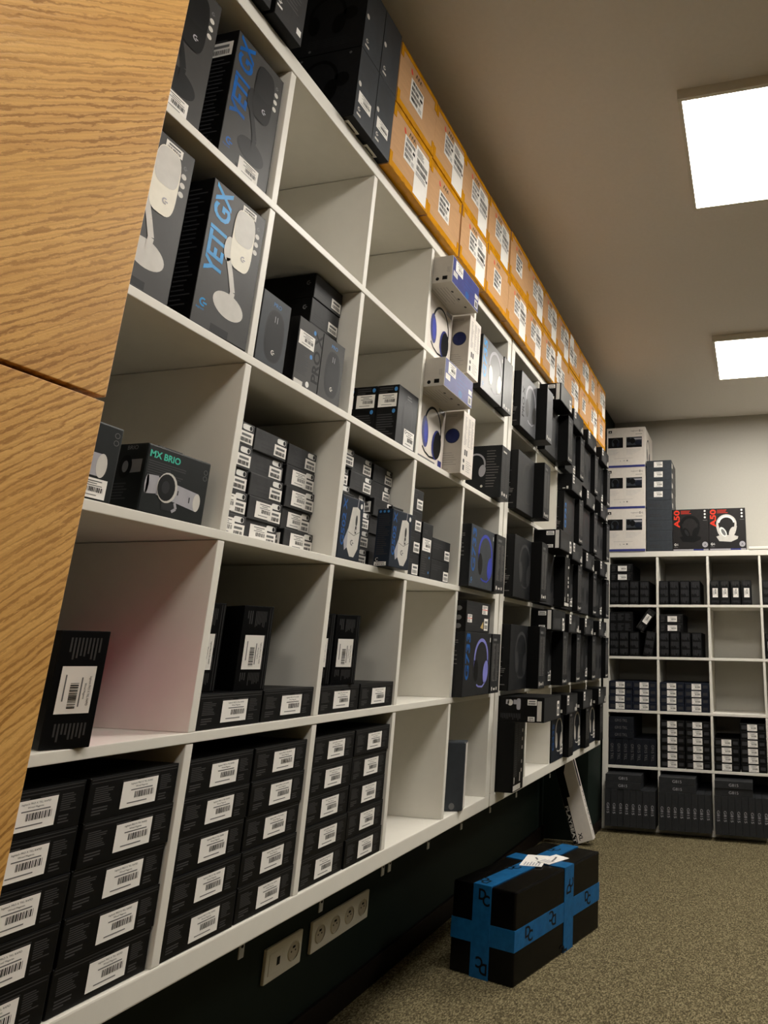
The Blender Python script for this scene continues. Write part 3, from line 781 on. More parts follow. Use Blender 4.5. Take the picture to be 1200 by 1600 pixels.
# sockets on the green wall
def socket_plate(y0, n, switch_first, label):
    g = 0.0795
    p = empty('wall_socket', (-0.3925, y0, -0.388))
    k = Mesh(); k.box(0, 0.011, 0, g * n, 0, 0.086, PLASTIC_WHITE, 0.004); k.build('socket_plate', p)
    for i in range(n):
        c = g * (i + 0.5)
        k = Mesh(); t = bmesh.new()
        if switch_first and i == 0:
            k.box(0.0108, 0.0125, c - 0.026, c + 0.026, 0.017, 0.069, PLASTIC_WHITE, 0.001); k.box(0.0124, 0.0129, c + 0.006, c + 0.019, 0.033, 0.053, PLASTIC_BLACK)
            k.build('data_port', p); t.free()
        else:
            bmesh.ops.create_cone(t, cap_ends=False, segments=24, radius1=0.026, radius2=0.0235, depth=0.004)
            k.merge(t, PLASTIC_WHITE, Matrix.Translation((0.0122, c, 0.043)) @ Matrix.Rotation(math.radians(90), 4, 'Y'))
            t = bmesh.new(); bmesh.ops.create_circle(t, cap_ends=True, segments=24, radius=0.0235)
            k.merge(t, mat('shadow_white_plastic', (190, 180, 160), 0.4, 0.02), Matrix.Translation((0.0114, c, 0.043)) @ Matrix.Rotation(math.radians(90), 4, 'Y'))
            k.box(0.0115, 0.013, c - 0.005, c + 0.006, 0.05, 0.056, PLASTIC_BLACK, 0.001)
            for s in (-1, 1): k.box(0.0114, 0.012, c + s * 0.009 - 0.002, c + s * 0.009 + 0.002, 0.041, 0.045, PLASTIC_BLACK)
            k.build('socket_outlet', p)
    return tag(p, label, 'socket', 'wall sockets below the shelf')
socket_plate(1.172, 2, True, 'white double wall plate with a data port and one socket, under the shelf')
socket_plate(1.378, 4, False, 'white wall plate with four power sockets in a row, under the shelf')

# ------------------------------------------------------------------ oak cabinet
cab = empty('oak_cabinet', (0.128, -0.0235, FLOOR), math.radians(-3.6))
k = Mesh(); k.box(-0.021, 0, -1.1, 0, 0.06, 1.4180, OAK, 0.0012); k.build('door', cab)
k = Mesh(); k.box(-0.021, 0, -1.1, 0, 1.4245, 2.62, OAK, 0.0012); k.build('door', cab)
k = Mesh(); k.box(-0.42, -0.0225, -1.1, -0.03, 0.06, 2.62, OAK, 0.001); k.build('body', cab)
k = Mesh(); k.box(-0.42, -0.05, -1.1, -0.03, 0, 0.06, BROWN_SKIRT); k.build('plinth', cab)
tag(cab, 'tall oak cabinet with two stacked doors and diagonal grain', 'cabinet')

# ------------------------------------------------------------------ ceiling lights
def ceiling_light(x, y, label, glow=None):
    l = empty('ceiling_light', (x, y, CEIL))
    k = Mesh()
    for a0, a1, b0, b1 in ((-0.305, 0.305, -0.305, -0.29), (-0.305, 0.305, 0.29, 0.305), (-0.305, -0.29, -0.29, 0.29), (0.29, 0.305, -0.29, 0.29)):
        k.box(a0, a1, b0, b1, -0.036, 0, PLASTIC_WHITE, 0.001)
    k.build('frame', l)
    k = Mesh(); k.box(-0.29, 0.29, -0.29, 0.29, -0.034, -0.026, glow or LAMP); k.build('diffuser', l)
    return tag(l, label, 'light', 'square ceiling lights')
ceiling_light(1.075, 1.50, 'large bright square ceiling light nearer the camera, above the floor parcel')
ceiling_light(1.075, 3.365, 'bright square ceiling light nearer the pale back wall')
ceiling_light(1.075, -0.43, 'square ceiling light behind the camera, first along the oak cabinet', LAMP_DIM)
ceiling_light(1.075, -2.36, 'square ceiling light behind the camera, second along the room', LAMP_DIM)

ceiling_light(3.0, 3.365, 'unseen square ceiling light added to brighten the back wall, far side of the aisle')  # out of view, added to brighten the back wall and back shelf

# ------------------------------------------------------------------ words for places
ROW = ('bottom row', 'second row', 'middle row', 'fourth row', 'top row')
CUB = ('cubby beside oak cabinet', 'second cubby from cabinet', 'third cubby from cabinet', 'fourth cubby from cabinet', 'last cubby before joint',
       'first cubby past joint', 'second cubby past joint', 'third cubby past joint', 'fourth cubby past joint', 'corner cubby')
BCUB = ('first back wall cubby', 'second back wall cubby', 'third back wall cubby', 'fourth back wall cubby')
BROW = ('bottom row', 'second lowest row', 'middle row', 'second highest row', 'top row')
NTH = ('first', 'second', 'third', 'fourth', 'fifth', 'sixth', 'seventh', 'eighth', 'ninth')
def level(i, n):
    return {0: 'lowest', n - 1: 'topmost'}.get(i, NTH[n - 1 - i] + ' from top')
def c0(i): return (i * P + T) if i < 5 else (UNIT_FAR + (i - 5) * P + T)
def zr(j): return j * P

# ------------------------------------------------------------------ left wall: keyboard boxes, bottom row
for c in range(3):
    for s in range(2):
        for i in range(5):
            o = stamp('kb', keyboard_end_box)
            put(o, -0.006 + R.uniform(-0.003, 0.002), c0(c) + 0.0028 + s * 0.1668 + R.uniform(-0.0012, 0.0012), zr(0) + 0.0607 * i)
            tag(o, 'black keyboard box, %s of %s stack, bottom row, %s' % (level(i, 5).replace(' from top', ' down'), ('left', 'right')[s], CUB[c]), 'box', 'black keyboard boxes on the wall shelf')
# second row
for c in (1, 2):
    for s in range(2):
        o = stamp('kb', keyboard_end_box); put(o, -0.006, c0(c) + 0.0035 + s * 0.166, zr(1))
        tag(o, 'black keyboard box lying flat on %s side of %s, second row' % (('left', 'right')[s], CUB[c]), 'box', 'black keyboard boxes on the wall shelf')
def tall(x, y, z, yaw, label, key='kb', b=keyboard_end_box):
    o = stamp(key, b); put(o, x, y, z + 0.162, yaw, tip=-90)
    return tag(o, label, 'box', 'black keyboard boxes on the wall shelf')
tall(-0.03, 0.4785, zr(1) + 0.0608, -25, 'tall black keyboard box standing on end, right of two in second cubby from cabinet')
tall(-0.061, 0.381, zr(1) + 0.0608, -25, 'tall black keyboard box standing on end, left of two in second cubby from cabinet')
tall(-0.03, 0.794, zr(1) + 0.0608, -33, 'tall black keyboard box standing on end, right of two in third cubby from cabinet')
tall(-0.056, 0.728, zr(1) + 0.0608, -33, 'tall black keyboard box standing on end, left of two in third cubby from cabinet')
tall(-0.016, 0.103, zr(1), -25, 'lone tall black keyboard box standing on end beside the oak cabinet', 'kbm', magenta_side_box)

# microphone boxes
GM = 'microphone boxes beside the oak cabinet'
o = stamp('yk', lambda: yeti_box(False)); put(o, -0.011, 0.207, zr(4), 0); tag(o, 'grey box showing a black microphone and blue lettering, right side, top row', 'box', GM)
o = stamp('yk', lambda: yeti_box(False)); put(o, -0.011, 0.022, zr(4), 0); tag(o, 'grey box showing a black microphone, half hidden behind cabinet edge, top row', 'box', GM)
o = stamp('yw', lambda: yeti_box(True)); put(o, -0.003, 0.2055, zr(3), -1.5); tag(o, 'grey box showing a white microphone in full, with bright blue lettering', 'box', GM)
o = stamp('yw', lambda: yeti_box(True)); put(o, -0.003, 0.020, zr(3), 0); tag(o, 'grey box showing a white microphone, half hidden behind cabinet edge, fourth row', 'box', GM)
o = brio_box(True); put(o, -0.01, 0.179, zr(2)); tag(o, 'black webcam box with teal title and silver webcam picture', 'box', 'webcam boxes')
o = brio_box(False); put(o, -0.01, 0.0195, zr(2)); tag(o, 'black webcam box half hidden behind cabinet edge, white label at bottom', 'box', 'webcam boxes')

# small mouse boxes, middle row
GS = 'small grey mouse boxes on the wall shelf'
for c, n, ys in ((1, 5, (0.001, 0.109, 0.2235)), (2, 6, (0.001, 0.109, 0.2235))):
    for s in range(3):
        for i in range(n):
            two = c == 1 and ((s == 1 and i < 2) or (s == 2 and i < 4) or (s == 0 and i < 2))
            o = stamp('mc%d' % two, lambda: mouse_carton(two))
            put(o, -0.06 + R.uniform(-0.008, 0.008) - (0.005 if i == 3 and s == 1 else 0), c0(c) + ys[s] + 0.002 + R.uniform(-0.0015, 0.004), zr(2) + 0.0488 * i + 0.0002, (R.uniform(-1.2, 0), R.uniform(-0.5, 0.5), R.uniform(0, 1.2))[s])
            tag(o, 'small grey mouse box, %s of %s stack, middle row, %s' % (level(i, n), ('left', 'middle', 'right')[s], CUB[c]), 'box', GS)
o = stamp('g5', g_mouse_box); put(o, 0.0, 0.7195, zr(2)); tag(o, 'dark blue box showing a white gaming mouse, left of two, third cubby from cabinet', 'box', 'white gaming mouse boxes')
o = stamp('g5', g_mouse_box); put(o, 0.034, 0.8985, zr(2), -4); tag(o, 'dark blue box showing a white gaming mouse, right of two, hanging tab raised', 'box', 'white gaming mouse boxes')
for i in range(4):
    o = stamp('sl', lambda: small_dark_box('slim')); put(o, -0.020, c0(3) + 0.003, zr(2) + 0.0645 * i)
    tag(o, 'dark mouse box, %s of left stack, middle row, %s' % (level(i, 4), CUB[3]), 'box', GS)
o = small_dark_box('tall'); put(o, -0.016, 1.1675, zr(2)); tag(o, 'upright dark mouse box with large white label, middle row, ' + CUB[3], 'box', GS)
for i in range(2):
    o = stamp('wd', lambda: small_dark_box('wide')); put(o, -0.019, 1.243, zr(2) + 0.0667 * i)
    tag(o, 'wide dark mouse box, %s of the right pair, middle row, %s' % (('lower', 'upper')[i], CUB[3]), 'box', GS)

# gaming mouse boxes, fourth row
GP = 'gaming mouse boxes on the fourth row'
o = pro_mouse_box('mouse'); put(o, -0.002, 0.370, zr(3)); tag(o, 'slate box showing a dark mouse, alone on left of second cubby, fourth row', 'box', GP)
o = pro_mouse_box('text'); put(o, -0.003, 0.490, zr(3)); tag(o, 'grey mouse box back with white label and vertical black lettering, fourth row', 'box', GP)
o = pro_mouse_box('shade'); put(o, -0.003, 0.578, zr(3)); tag(o, 'grey box showing a black mouse, right of the labelled box back, fourth row', 'box', GP)
for i in range(5):
    o = stamp('sm', stacked_mouse_box); put(o, -0.052 - 0.002 * (i % 2), 0.586, zr(3) + 0.0648 * i)
    tag(o, 'flat black box, %s of the stack behind mouse boxes, fourth row' % level(i, 5), 'box', GP)
o = deep_mouse_box(True); put(o, -0.004, 0.9365, zr(3)); tag(o, 'dark mouse box with white front price label, fourth row, ' + CUB[2], 'box', GP)
o = stamp('dm', lambda: deep_mouse_box(False)); put(o, -0.0735, 0.9365, zr(3)); tag(o, 'dark mouse box directly behind the price labelled one, fourth row', 'box', GP)
o = stamp('dm', lambda: deep_mouse_box(False)); put(o, -0.142, 0.9365, zr(3)); tag(o, 'dark mouse box deepest of three in file, fourth row, ' + CUB[2], 'box', GP)

# white and blue headset boxes
GW = 'white and blue headset boxes'
for j, nm in ((4, 'top row'), (3, 'fourth row')):
    o = stamp('psf', lambda: ps_box('front')); put(o, -0.026, c0(3) + 0.001, zr(j)); tag(o, 'white headset box showing blue headphones, front to aisle, ' + nm, 'box', GW)
    o = stamp('pst', lambda: ps_box('turned')); put(o, 0.037, 1.2905, zr(j)); tag(o, 'white headset box turned sideways with round dark window, ' + nm, 'box', GW)
    o = stamp('psl', lambda: ps_box('lying')); put(o, 0.064, c0(3) + 0.003, zr(j) + 0.2153); tag(o, 'white box lying with blue end out, on upright headset boxes, ' + nm, 'box', GW)

# headset boxes in the last cubby column
GH = 'dark headset boxes on the wall shelf'
PALE = mat('silver_card', (98, 98, 97), 0.32, 0.06)
o = blue_title_box(0.2095, 0.21, 'G735', INK_SILVER, INK_WARM, INK_WARM, PALE, INK_BLUE); put(o, 0.03, 1.4245, zr(4)); tag(o, 'silver grey headset box with blue title and white headphones, top row', 'box', GH)
o = narrow_box(0.1, 0.215, 0.21, PALE, CARD_DEEP, True); put(o, 0.032, 1.640, zr(4)); tag(o, 'silver grey headset box turned narrow side out, beside white headphones box', 'box', GH)
k = Mesh(); k.carton(0.22, 0.09, 0.205, CARD_DARK, 0.0015, {'near': CARD_DARK, 'front': CARD_DARK})
headset(k, 'near', 0.115, 0.125, 0.1, INK_SILVER, INK_SILVER, INK_MUTE, None, 1); k.lines('near', 0.158, 0.04, 0.212, 0.19, 14, INK_GREY, 4, fill=0.25); k.disc('near', 0.142, 0.045, 0.005, 0.005, INK_PEARL, 1)
k.rect('front', 0.014, 0.18, 0.05, 0.186, INK_PEARL, 1); k.lines('front', 0.012, 0.04, 0.04, 0.17, 18, INK_DIM, 3); k.lines('front', 0.05, 0.04, 0.08, 0.17, 18, INK_DIM, 6)
k.disc('front', 0.018, 0.018, 0.006, 0.008, INK_PEARL, 1); k.rect('front', 0.034, 0.012, 0.05, 0.022, INK_PEARL, 1); k.rect('front', 0.062, 0.01, 0.07, 0.024, INK_PEARL, 1)
o = fin(k, 'headset_box')['_o']; put(o, 0.038, 1.652, zr(3)); tag(o, 'dark headset box with silver headphones on its side, fourth row, ' + CUB[4], 'box', GH)
o = blue_title_box(0.211, 0.21, 'G733', INK_ULTRA, INK_ULTRA, CARD_DEEP, CARD_SLATE, INK_DEEPBLUE); put(o, 0.031, 1.4245, zr(2)); tag(o, 'dark headset box with blue title and blue headphones, middle row', 'box', GH)
o = narrow_box(0.096, 0.21, 0.21); put(o, 0.038, 1.641, zr(2)); tag(o, 'dark headset box narrow side out, beside the blue headphones box, middle row', 'box', GH)
o = blue_title_box(0.232, 0.204, 'G733', INK_LILAC, INK_LILAC, CARD_DEEP, CARD_DARK, INK_DEEPBLUE, logo=False); put(o, 0.031, 1.4245, zr(1)); tag(o, 'dark headset box with lilac headphones, second row, ' + CUB[4], 'box', GH)
o = narrow_box(0.085, 0.204, 0.21); put(o, 0.032, 1.6625, zr(1)); tag(o, 'dark headset box narrow side out, beside the lilac headphones box', 'box', GH)
k = Mesh(); k.carton(0.205, 0.21, 0.1, CARD_BLACK, 0.0015, {'front': CARD_DARK})
k.lines('front', 0.01, 0.02, 0.12, 0.09, 7, INK_FAINT, 4, fill=0.2); k.poly('front', [(0.125, 0.016), (0.15, 0.038), (0.15, 0.012)], mat('ochre_ink', (196, 170, 110), 0.5), 1)
for i, z in enumerate((0.075, 0.045, 0.018)): k.disc('near', 0.178, z, 0.011, 0.008, INK_MUTE, 1)
p = fin(k, 'headset_box'); sticker(p, 'front', 0.012, 0.03, 0.036, 0.026, 'red', name='price_label'); sticker(p, 'front', 0.135, 0.062, 0.048, 0.03, 'red', name='price_label'); sticker(p, 'front', 0.157, 0.008, 0.034, 0.04, 'mini')
put(p['_o'], 0.03, 1.4245, zr(1) + 0.2045); tag(p['_o'], 'dark box with red striped price labels lying on the lilac headphones box', 'box', GH)
k = Mesh(); k.carton(0.2, 0.06, 0.206, CARD_SLATE, 0.004, {'near': CARD_SLATE, 'front': INK_PEARL})
k.lines('near', 0.03, 0.11, 0.13, 0.18, 12, INK_FAINT, 3); k.disc('near', 0.165, 0.014, 0.009, 0.01, INK_MUTE, 1); k.lines('near', 0.05, 0.04, 0.12, 0.07, 4, INK_FAINT, 6)
o = fin(k, 'headset_box')['_o']; put(o, 0.014, 1.524, zr(0) + 0.0005, 17); tag(o, 'slate box with white front edge, alone on bottom row before the joint', 'box', GH)

# ------------------------------------------------------------------ far wall unit: headset boxes
DARKF = [CARD_DARK, mat('smoke_card', (56, 56, 57), 0.42, 0.1), CARD_DARK, mat('soot_card', (30, 31, 33), 0.42, 0.1)]
def face(key, front, art, cup, title=None, tm=None, w=0.2085, h=0.246, d=0.09, label=False):
    def b():
        p = headset_face_box(w, h, d, front, art, cup, title, tm)
        if label: sticker(p, 'front', w - 0.05, 0.02, 0.04, 0.045, 'mini')
        return p['_o']
    return stamp(key, b)
SMOKE = DARKF[1]; SOOT = DARKF[3]
SILV = mat('steel_card', (96, 97, 100), 0.35, 0.06)
# first cubby column past the joint
o = face('f_pro', SILV, INK_SILVER, CARD_GREY, 'PRO X', INK_BLACK); put(o, 0.032, 1.850, zr(4)); tag(o, 'steel grey headset box with black lettering and headphones, top row past joint', 'box', GH)
o = stamp('n_pale', lambda: narrow_box(0.09, 0.246, 0.205, SILV, CARD_DEEP, True)); put(o, 0.081, 2.0605, zr(4)); tag(o, 'black sided headset box with pale narrow front, top row, ' + CUB[5], 'box', GH)
o = face('f_smoke', SMOKE, CARD_GREY, CARD_MID); put(o, 0.033, 1.850, zr(3)); tag(o, 'smoke grey headset box facing out, fourth row, ' + CUB[5], 'box', GH)
o = stamp('n_dark', lambda: narrow_box(0.09, 0.246, 0.205)); put(o, 0.08, 2.0605, zr(3)); tag(o, 'dark headset box narrow side out, fourth row, ' + CUB[5], 'box', GH)
o = face('f_soot', SOOT, CARD_MID, SMOKE); put(o, 0.034, 1.850, zr(2)); tag(o, 'soot black headset box facing out, middle row, ' + CUB[5], 'box', GH)
o = stamp('n_dark', lambda: narrow_box(0.09, 0.246, 0.205)); put(o, 0.081, 2.0605, zr(2)); tag(o, 'dark headset box narrow side out, middle row, ' + CUB[5], 'box', GH)
o = face('f_soot', SOOT, CARD_MID, SMOKE); put(o, 0.033, 1.850, zr(1)); tag(o, 'soot black headset box facing out, second row, ' + CUB[5], 'box', GH)
o = stamp('n_dark', lambda: narrow_box(0.09, 0.246, 0.205)); put(o, 0.083, 2.0605, zr(1)); tag(o, 'dark headset box narrow side out, second row, ' + CUB[5], 'box', GH)
k = Mesh(); k.carton(0.18, 0.115, 0.2425, CARD_DEEP, 0.0012, {'front': CARD_BLACK})
k.lines('front', 0.01, 0.05, 0.045, 0.235, 24, INK_DIM, 4, fill=0.5); k.lines('front', 0.05, 0.1, 0.075, 0.235, 18, INK_DIM, 5, fill=0.5)
for z in (0.06, 0.09, 0.14, 0.17, 0.2): k.rect('front', 0.085, z, 0.096, z + 0.012, INK_PEARL, 1)
k.rect('front', 0.004, 0.004, 0.085, 0.022, INK_PEARL, 1); k.rect('front', 0.01, 0.028, 0.018, 0.05, INK_PEARL, 1); k.rect('front', 0.07, 0.03, 0.08, 0.06, INK_PEARL, 1)
tallbox = fin(k, 'headset_box'); put(tallbox['_o'], 0.066, 1.8505, zr(0)); tag(tallbox['_o'], 'tall black box standing under the long lying box, bottom row past joint', 'box', GH)
k = Mesh(); k.carton(0.18, 0.115, 0.2425, CARD_DEEP, 0.0012); o = fin(k, 'headset_box')['_o']; put(o, -0.13, 1.8505, zr(0)); tag(o, 'tall black box set behind another, under the long lying box, bottom row', 'box', GH)
k = Mesh(); d = 0.36; k.carton(d, 0.225, 0.0885, CARD_DEEP, 0.0015, {'front': CARD_DARK})
for a in (d - 0.15, d - 0.12): k.rect('near', a, 0.062, a + 0.012, 0.078, INK_SILVER, 1)
k.disc('near', d - 0.133, 0.068, 0.011, 0.011, INK_PEARL, 1); k.rect('near', d - 0.027, 0.005, d - 0.01, 0.075, INK_PEARL, 1); k.disc('near', d - 0.1, 0.063, 0.008, 0.02, INK_SILVER, 1, 0, 16, 4); k.lines('near', 0.19, 0.006, d - 0.09, 0.03, 12, INK_FAINT, 3, vertical=True)
p = fin(k, 'headset_box'); sticker(p, 'near', d - 0.065, 0.06, 0.036, 0.02, 'mini', name='side_label'); sticker(p, 'near', d - 0.062, 0.004, 0.026, 0.016, 'mini', name='side_label'); sticker(p, 'front', 0.17, 0.012, 0.03, 0.055, 'mini')
put(p['_o'], 0.177, 1.8495, zr(0) + 0.2432); tag(p['_o'], 'long black box with white side labels lying across bottom row, jutting out most', 'box', GH)

# columns six to nine
LY = {(6, 4): 0.105, (7, 4): 0.076, (8, 4): 0.068, (9, 4): 0.07, (7, 3): 0.075, (8, 3): 0.065, (9, 3): 0.068, (6, 2): 0.122, (7, 2): 0.085, (8, 2): 0.067, (9, 2): 0.068,
      (6, 1): 0.097, (7, 1): 0.075, (8, 1): 0.066, (9, 1): 0.066, (7, 0): 0.073, (8, 0): 0.066, (9, 0): 0.068}
for c in range(6, 10):
    for j in range(5):
        if (c, j) not in LY: continue
        where = '%s, %s' % (ROW[j], CUB[c])
        y = c0(c)
        if j == 0:
            o = face('f_white', mat('blue_black_card', (28, 33, 42), 0.42, 0.1), INK_PEARL, INK_PEARL, 'G435', INK_DEEPBLUE, label=True, h=0.214, w=0.206)
            put(o, 0.002, y + 0.006, zr(j)); tag(o, 'blue black box with white headphones facing out, ' + where, 'box', GH)
            o = stamp('n_low', lambda: narrow_box(0.088, 0.214, 0.205, CARD_BLACK, CARD_DEEP, False, False)); put(o, 0.03, y + 0.2185, zr(j)); tag(o, 'black box narrow side out, ' + where, 'box', GH)
            hz = 0.2145
        else:
            if (c, j) in ((7, 3), (8, 3)): o = face('f_g7', SMOKE, mat('plum_ink', (70, 58, 58), 0.45), CARD_MID, 'G733', mat('dusk_blue_ink', (50, 120, 190), 0.4), h=0.236)
            elif (c + j) % 2: o = face('f_soot2', SOOT, CARD_DEEP, SMOKE, h=0.236, label=True)
            else: o = face('f_smoke2', SMOKE, CARD_GREY, CARD_DARK, h=0.236)
            put(o, 0.034, y + 0.0055, zr(j)); tag(o, '%s headset box facing out, %s' % ('labelled dark' if (c + j) % 2 else 'smoke grey', where), 'box', GH)
            if (c, j) == (6, 2):
                k = Mesh(); k.carton(0.22, 0.09, 0.232, CARD_DEEP, 0.0012, {'front': CARD_BLACK})
                for z in (0.05, 0.09, 0.11, 0.13, 0.18): k.rect('front', 0.058, z, 0.074, z + 0.012, INK_PEARL, 1)
                k.lines('front', 0.012, 0.04, 0.045, 0.22, 20, INK_DIM, 4); k.rect('front', 0.004, 0.004, 0.082, 0.018, INK_PEARL, 1); k.rect('front', 0.01, 0.024, 0.018, 0.045, INK_PEARL, 1); k.rect('front', 0.066, 0.024, 0.074, 0.045, INK_PEARL, 1)
                k.poly('near', [(0.125, 0.03), (0.17, 0.036), (0.17, 0.008), (0.125, 0.004)], CARD_GREY, 1); headset(k, 'near', 0.15, 0.021, 0.022, INK_DIM, INK_DIM, None, None, 2)
                o = fin(k, 'headset_box')['_o']
            else: o = stamp('n_%d' % (j % 2), lambda: narrow_box(0.088, 0.236, 0.205, CARD_DARK, CARD_DEEP, False, True))
            put(o, 0.086 if c == 6 else 0.06, y + 0.2165, zr(j)); tag(o, 'headset box narrow side out, ' + where, 'box', GH)
            hz = 0.2365
        dd = LY[(c, j)] + 0.2
        sl = (c, j) in ((6, 2), (6, 1), (6, 4))
        o = stamp('ly%d%d' % (c, j), lambda: lying_headset_box(dd, sl, PALE if (c, j) == (6, 4) else None))
        put(o, LY[(c, j)], y + 0.0025, zr(j) + hz + (0.006 if c == 6 and j == 4 else 0.0)); 
        if c == 6 and j == 4: o.location.z = zr(j) + hz
        tag(o, '%s headset box lying on upright boxes, %s' % ('pale fronted' if (c, j) == (6, 4) else 'dark', where), 'box', GH)

# ------------------------------------------------------------------ on top of the wall shelf
ZT = 5 * P - T + 0.0393
GT = 'dark boxes on top of the wall shelf'
for i, (y, lv) in enumerate(((0.5365, 0), (0.6235, 0), (0.5365, 1), (0.6235, 1))):
    def b(lbl):
        p = shelf_top_headset_box()
        if lbl: sticker(p, 'front', 0.012, 0.052, 0.056, 0.034, 'code'); sticker(p, 'under', 0.012, 0.16, 0.05, 0.034, 'mini', name='under_label')
        return p['_o']
    o = stamp('top%d' % lv, lambda: b(lv == 0)); put(o, 0.031, y, ZT + 0.2135 * lv)
    tag(o, 'slate fronted headset box on shelf top, %s %s of four, beside brown cartons' % (('lower', 'upper')[lv], ('left', 'right')[i % 2]), 'box', GT)
o = stamp('gt', grey_text_box); put(o, 0.027, 0.2465, ZT); tag(o, 'grey box with fine print on shelf top, right of two above microphones', 'box', GT)
o = stamp('gt', grey_text_box); put(o, 0.022, 0.152, ZT); tag(o, 'grey box with fine print on shelf top, left of two above microphones', 'box', GT)
KL = 'BABABBBCBABAB'; KU = 'ABBBABBBCBABB'
GC = 'brown taped cartons on top of the wall shelf'
for lv, ks in ((0, KL), (1, KU)):
    for i in range(12):
        kd = ks[i]
        o = stamp('ct' + kd, lambda: carton(kd))
        put(o, 0.028 + R.uniform(-0.003, 0.003), 0.714 + 0.2345 * i + (R.uniform(-0.0008, 0.0008)), ZT + 0.001 + 0.2078 * lv)
        n = (NTH[i] + ' from the dark headset boxes') if i < 6 else (('last' if i == 11 else NTH[11 - i] + ' from last') + ' towards the room corner')
        tag(o, 'brown taped shipping carton, %s layer, %s' % (('lower', 'upper')[lv], n), 'carton', GC)

# ------------------------------------------------------------------ back wall unit
GB = 'black keyboard boxes in the back shelf'
def bput(o, cell, off, row, dz=0.0, fwd=0.0, yaw=0.0, tip=0.0):
    x = BX + cell * P + T + off
    o.location = (x, BY - fwd, BZ + row * P + dz + 0.0006)
    o.rotation_euler = (math.radians(tip), 0, math.radians(-90 + yaw)); return o
SIDEW = ('leftmost', 'second', 'third', 'rightmost')
def standing(cell, row, offs, label):
    for i, x in enumerate(offs):
        o = stamp('sk%d' % label, lambda: standing_keyboard_box(label)); bput(o, cell, x, row, 0, -0.003 + R.uniform(-0.004, 0.002))
        w = SIDEW[i] if len(offs) == 4 else ('left', 'middle', 'right')[i]
        tag(o, 'black box on edge %s, %s, %s, %s' % ('with label' if label else 'without label', w, BROW[row], BCUB[cell]), 'box', GB)
standing(0, 4, (0.004, 0.073, 0.145, 0.218), 0)
standing(1, 4, (0.004, 0.076, 0.149, 0.222), 0)
standing(2, 4, (0.005, 0.071, 0.143, 0.216), 1)
standing(0, 3, (0.004, 0.073, 0.146), 0)
standing(1, 3, (0.004, 0.076, 0.149, 0.224), 0)
for cell, row, names in ((0, 4, ''), (1, 3, '')):
    for i in range(2):
        o = stamp('kb', keyboard_end_box); bput(o, cell, 0.003, row, 0.1645 + 0.0612 * i, -0.004)
        tag(o, 'black labelled box lying across standing ones, %s, %s, %s' % (('lower', 'upper')[i], BROW[row], BCUB[cell]), 'box', GB)
for i in range(2):
    o = stamp('ld', lying_dark_box); bput(o, 0, 0.002, 3, 0.1645 + 0.0684 * i, -0.004)
    tag(o, 'black unlabelled box lying across standing boxes, %s of two, second highest row' % ('lower', 'upper')[i], 'box', GB)
o = stamp('sk0', lambda: standing_keyboard_box(0)); bput(o, 0, 0.2375, 3, 0.0118, -0.004); o.rotation_euler = (math.radians(-10), 0, math.radians(-90)); 
tag(o, 'black box leaning slightly to the right at cubby side, second highest row', 'box', GB)
o = stamp('kb', keyboard_end_box); o.location = (BX + T + 0.239, BY + 0.006, BZ + 3 * P + 0.163); o.rotation_euler = (math.radians(55), 0, math.radians(-90))
tag(o, 'black labelled keyboard box tilted diagonally between other boxes, second highest row', 'box', GB)
standing(3, 4, (0.004, 0.076, 0.149), 0)
standing(3, 3, (0.004, 0.076, 0.149), 1)
GN = 'navy keyboard boxes in the back shelf'
for cell in (0, 1):
    for s in range(2):
        for i in range(4):
            o = stamp('nv', lambda: navy_box(0.1615, 0.0462, CARD_NAVY)); bput(o, cell, 0.003 + 0.1655 * s + R.uniform(-0.001, 0.001), 2, 0.0465 * i, R.uniform(-0.006, 0))
            tag(o, 'navy keyboard box, %s of %s stack, middle row, %s' % (level(i, 4), ('left', 'right')[s], BCUB[cell]), 'box', GN)
for cell, hs in ((1, (6, 6)), (2, (4, 6))):
    for s in range(2):
        for i in range(hs[s]):
            o = stamp('bk', lambda: navy_box(0.1600, 0.0485, CARD_BLACK)); bput(o, cell, 0.004 + 0.1665 * s + R.uniform(-0.001, 0.001), 1, 0.0492 * i, R.uniform(-0.006, 0))
            tag(o, 'black labelled box, %s of %s stack, second lowest row, %s' % (level(i, hs[s]), ('left', 'right')[s], BCUB[cell]), 'box', GB)
GG = 'slim keyboard boxes in the back shelf'
for i in range(7):
    o = stamp('gt9', lambda: spine_box(0.0452, 0.168, 0.36, 'G915 TKL', True, mat('ink_card', (27, 29, 35), 0.45, 0.1), INK_MUTE)); bput(o, 0, 0.003 + 0.0458 * i, 1, 0, -0.004 + R.uniform(-0.004, 0.002))
    tag(o, 'slim dark keyboard box on edge, %s of seven in second lowest row' % (NTH[i] + ' from left'), 'box', GG)
for i in range(3):
    o = stamp('gl9', lambda: spine_box(0.17, 0.045, 0.36, 'G915 TKL', False, MATS['ink_card'], INK_MUTE)); bput(o, 0, 0.003, 1, 0.1685 + 0.0455 * i, -0.004)
    tag(o, 'dark keyboard box lying across seven upright ones, %s of three' % ('lowest', 'middle', 'topmost')[i], 'box', GG)
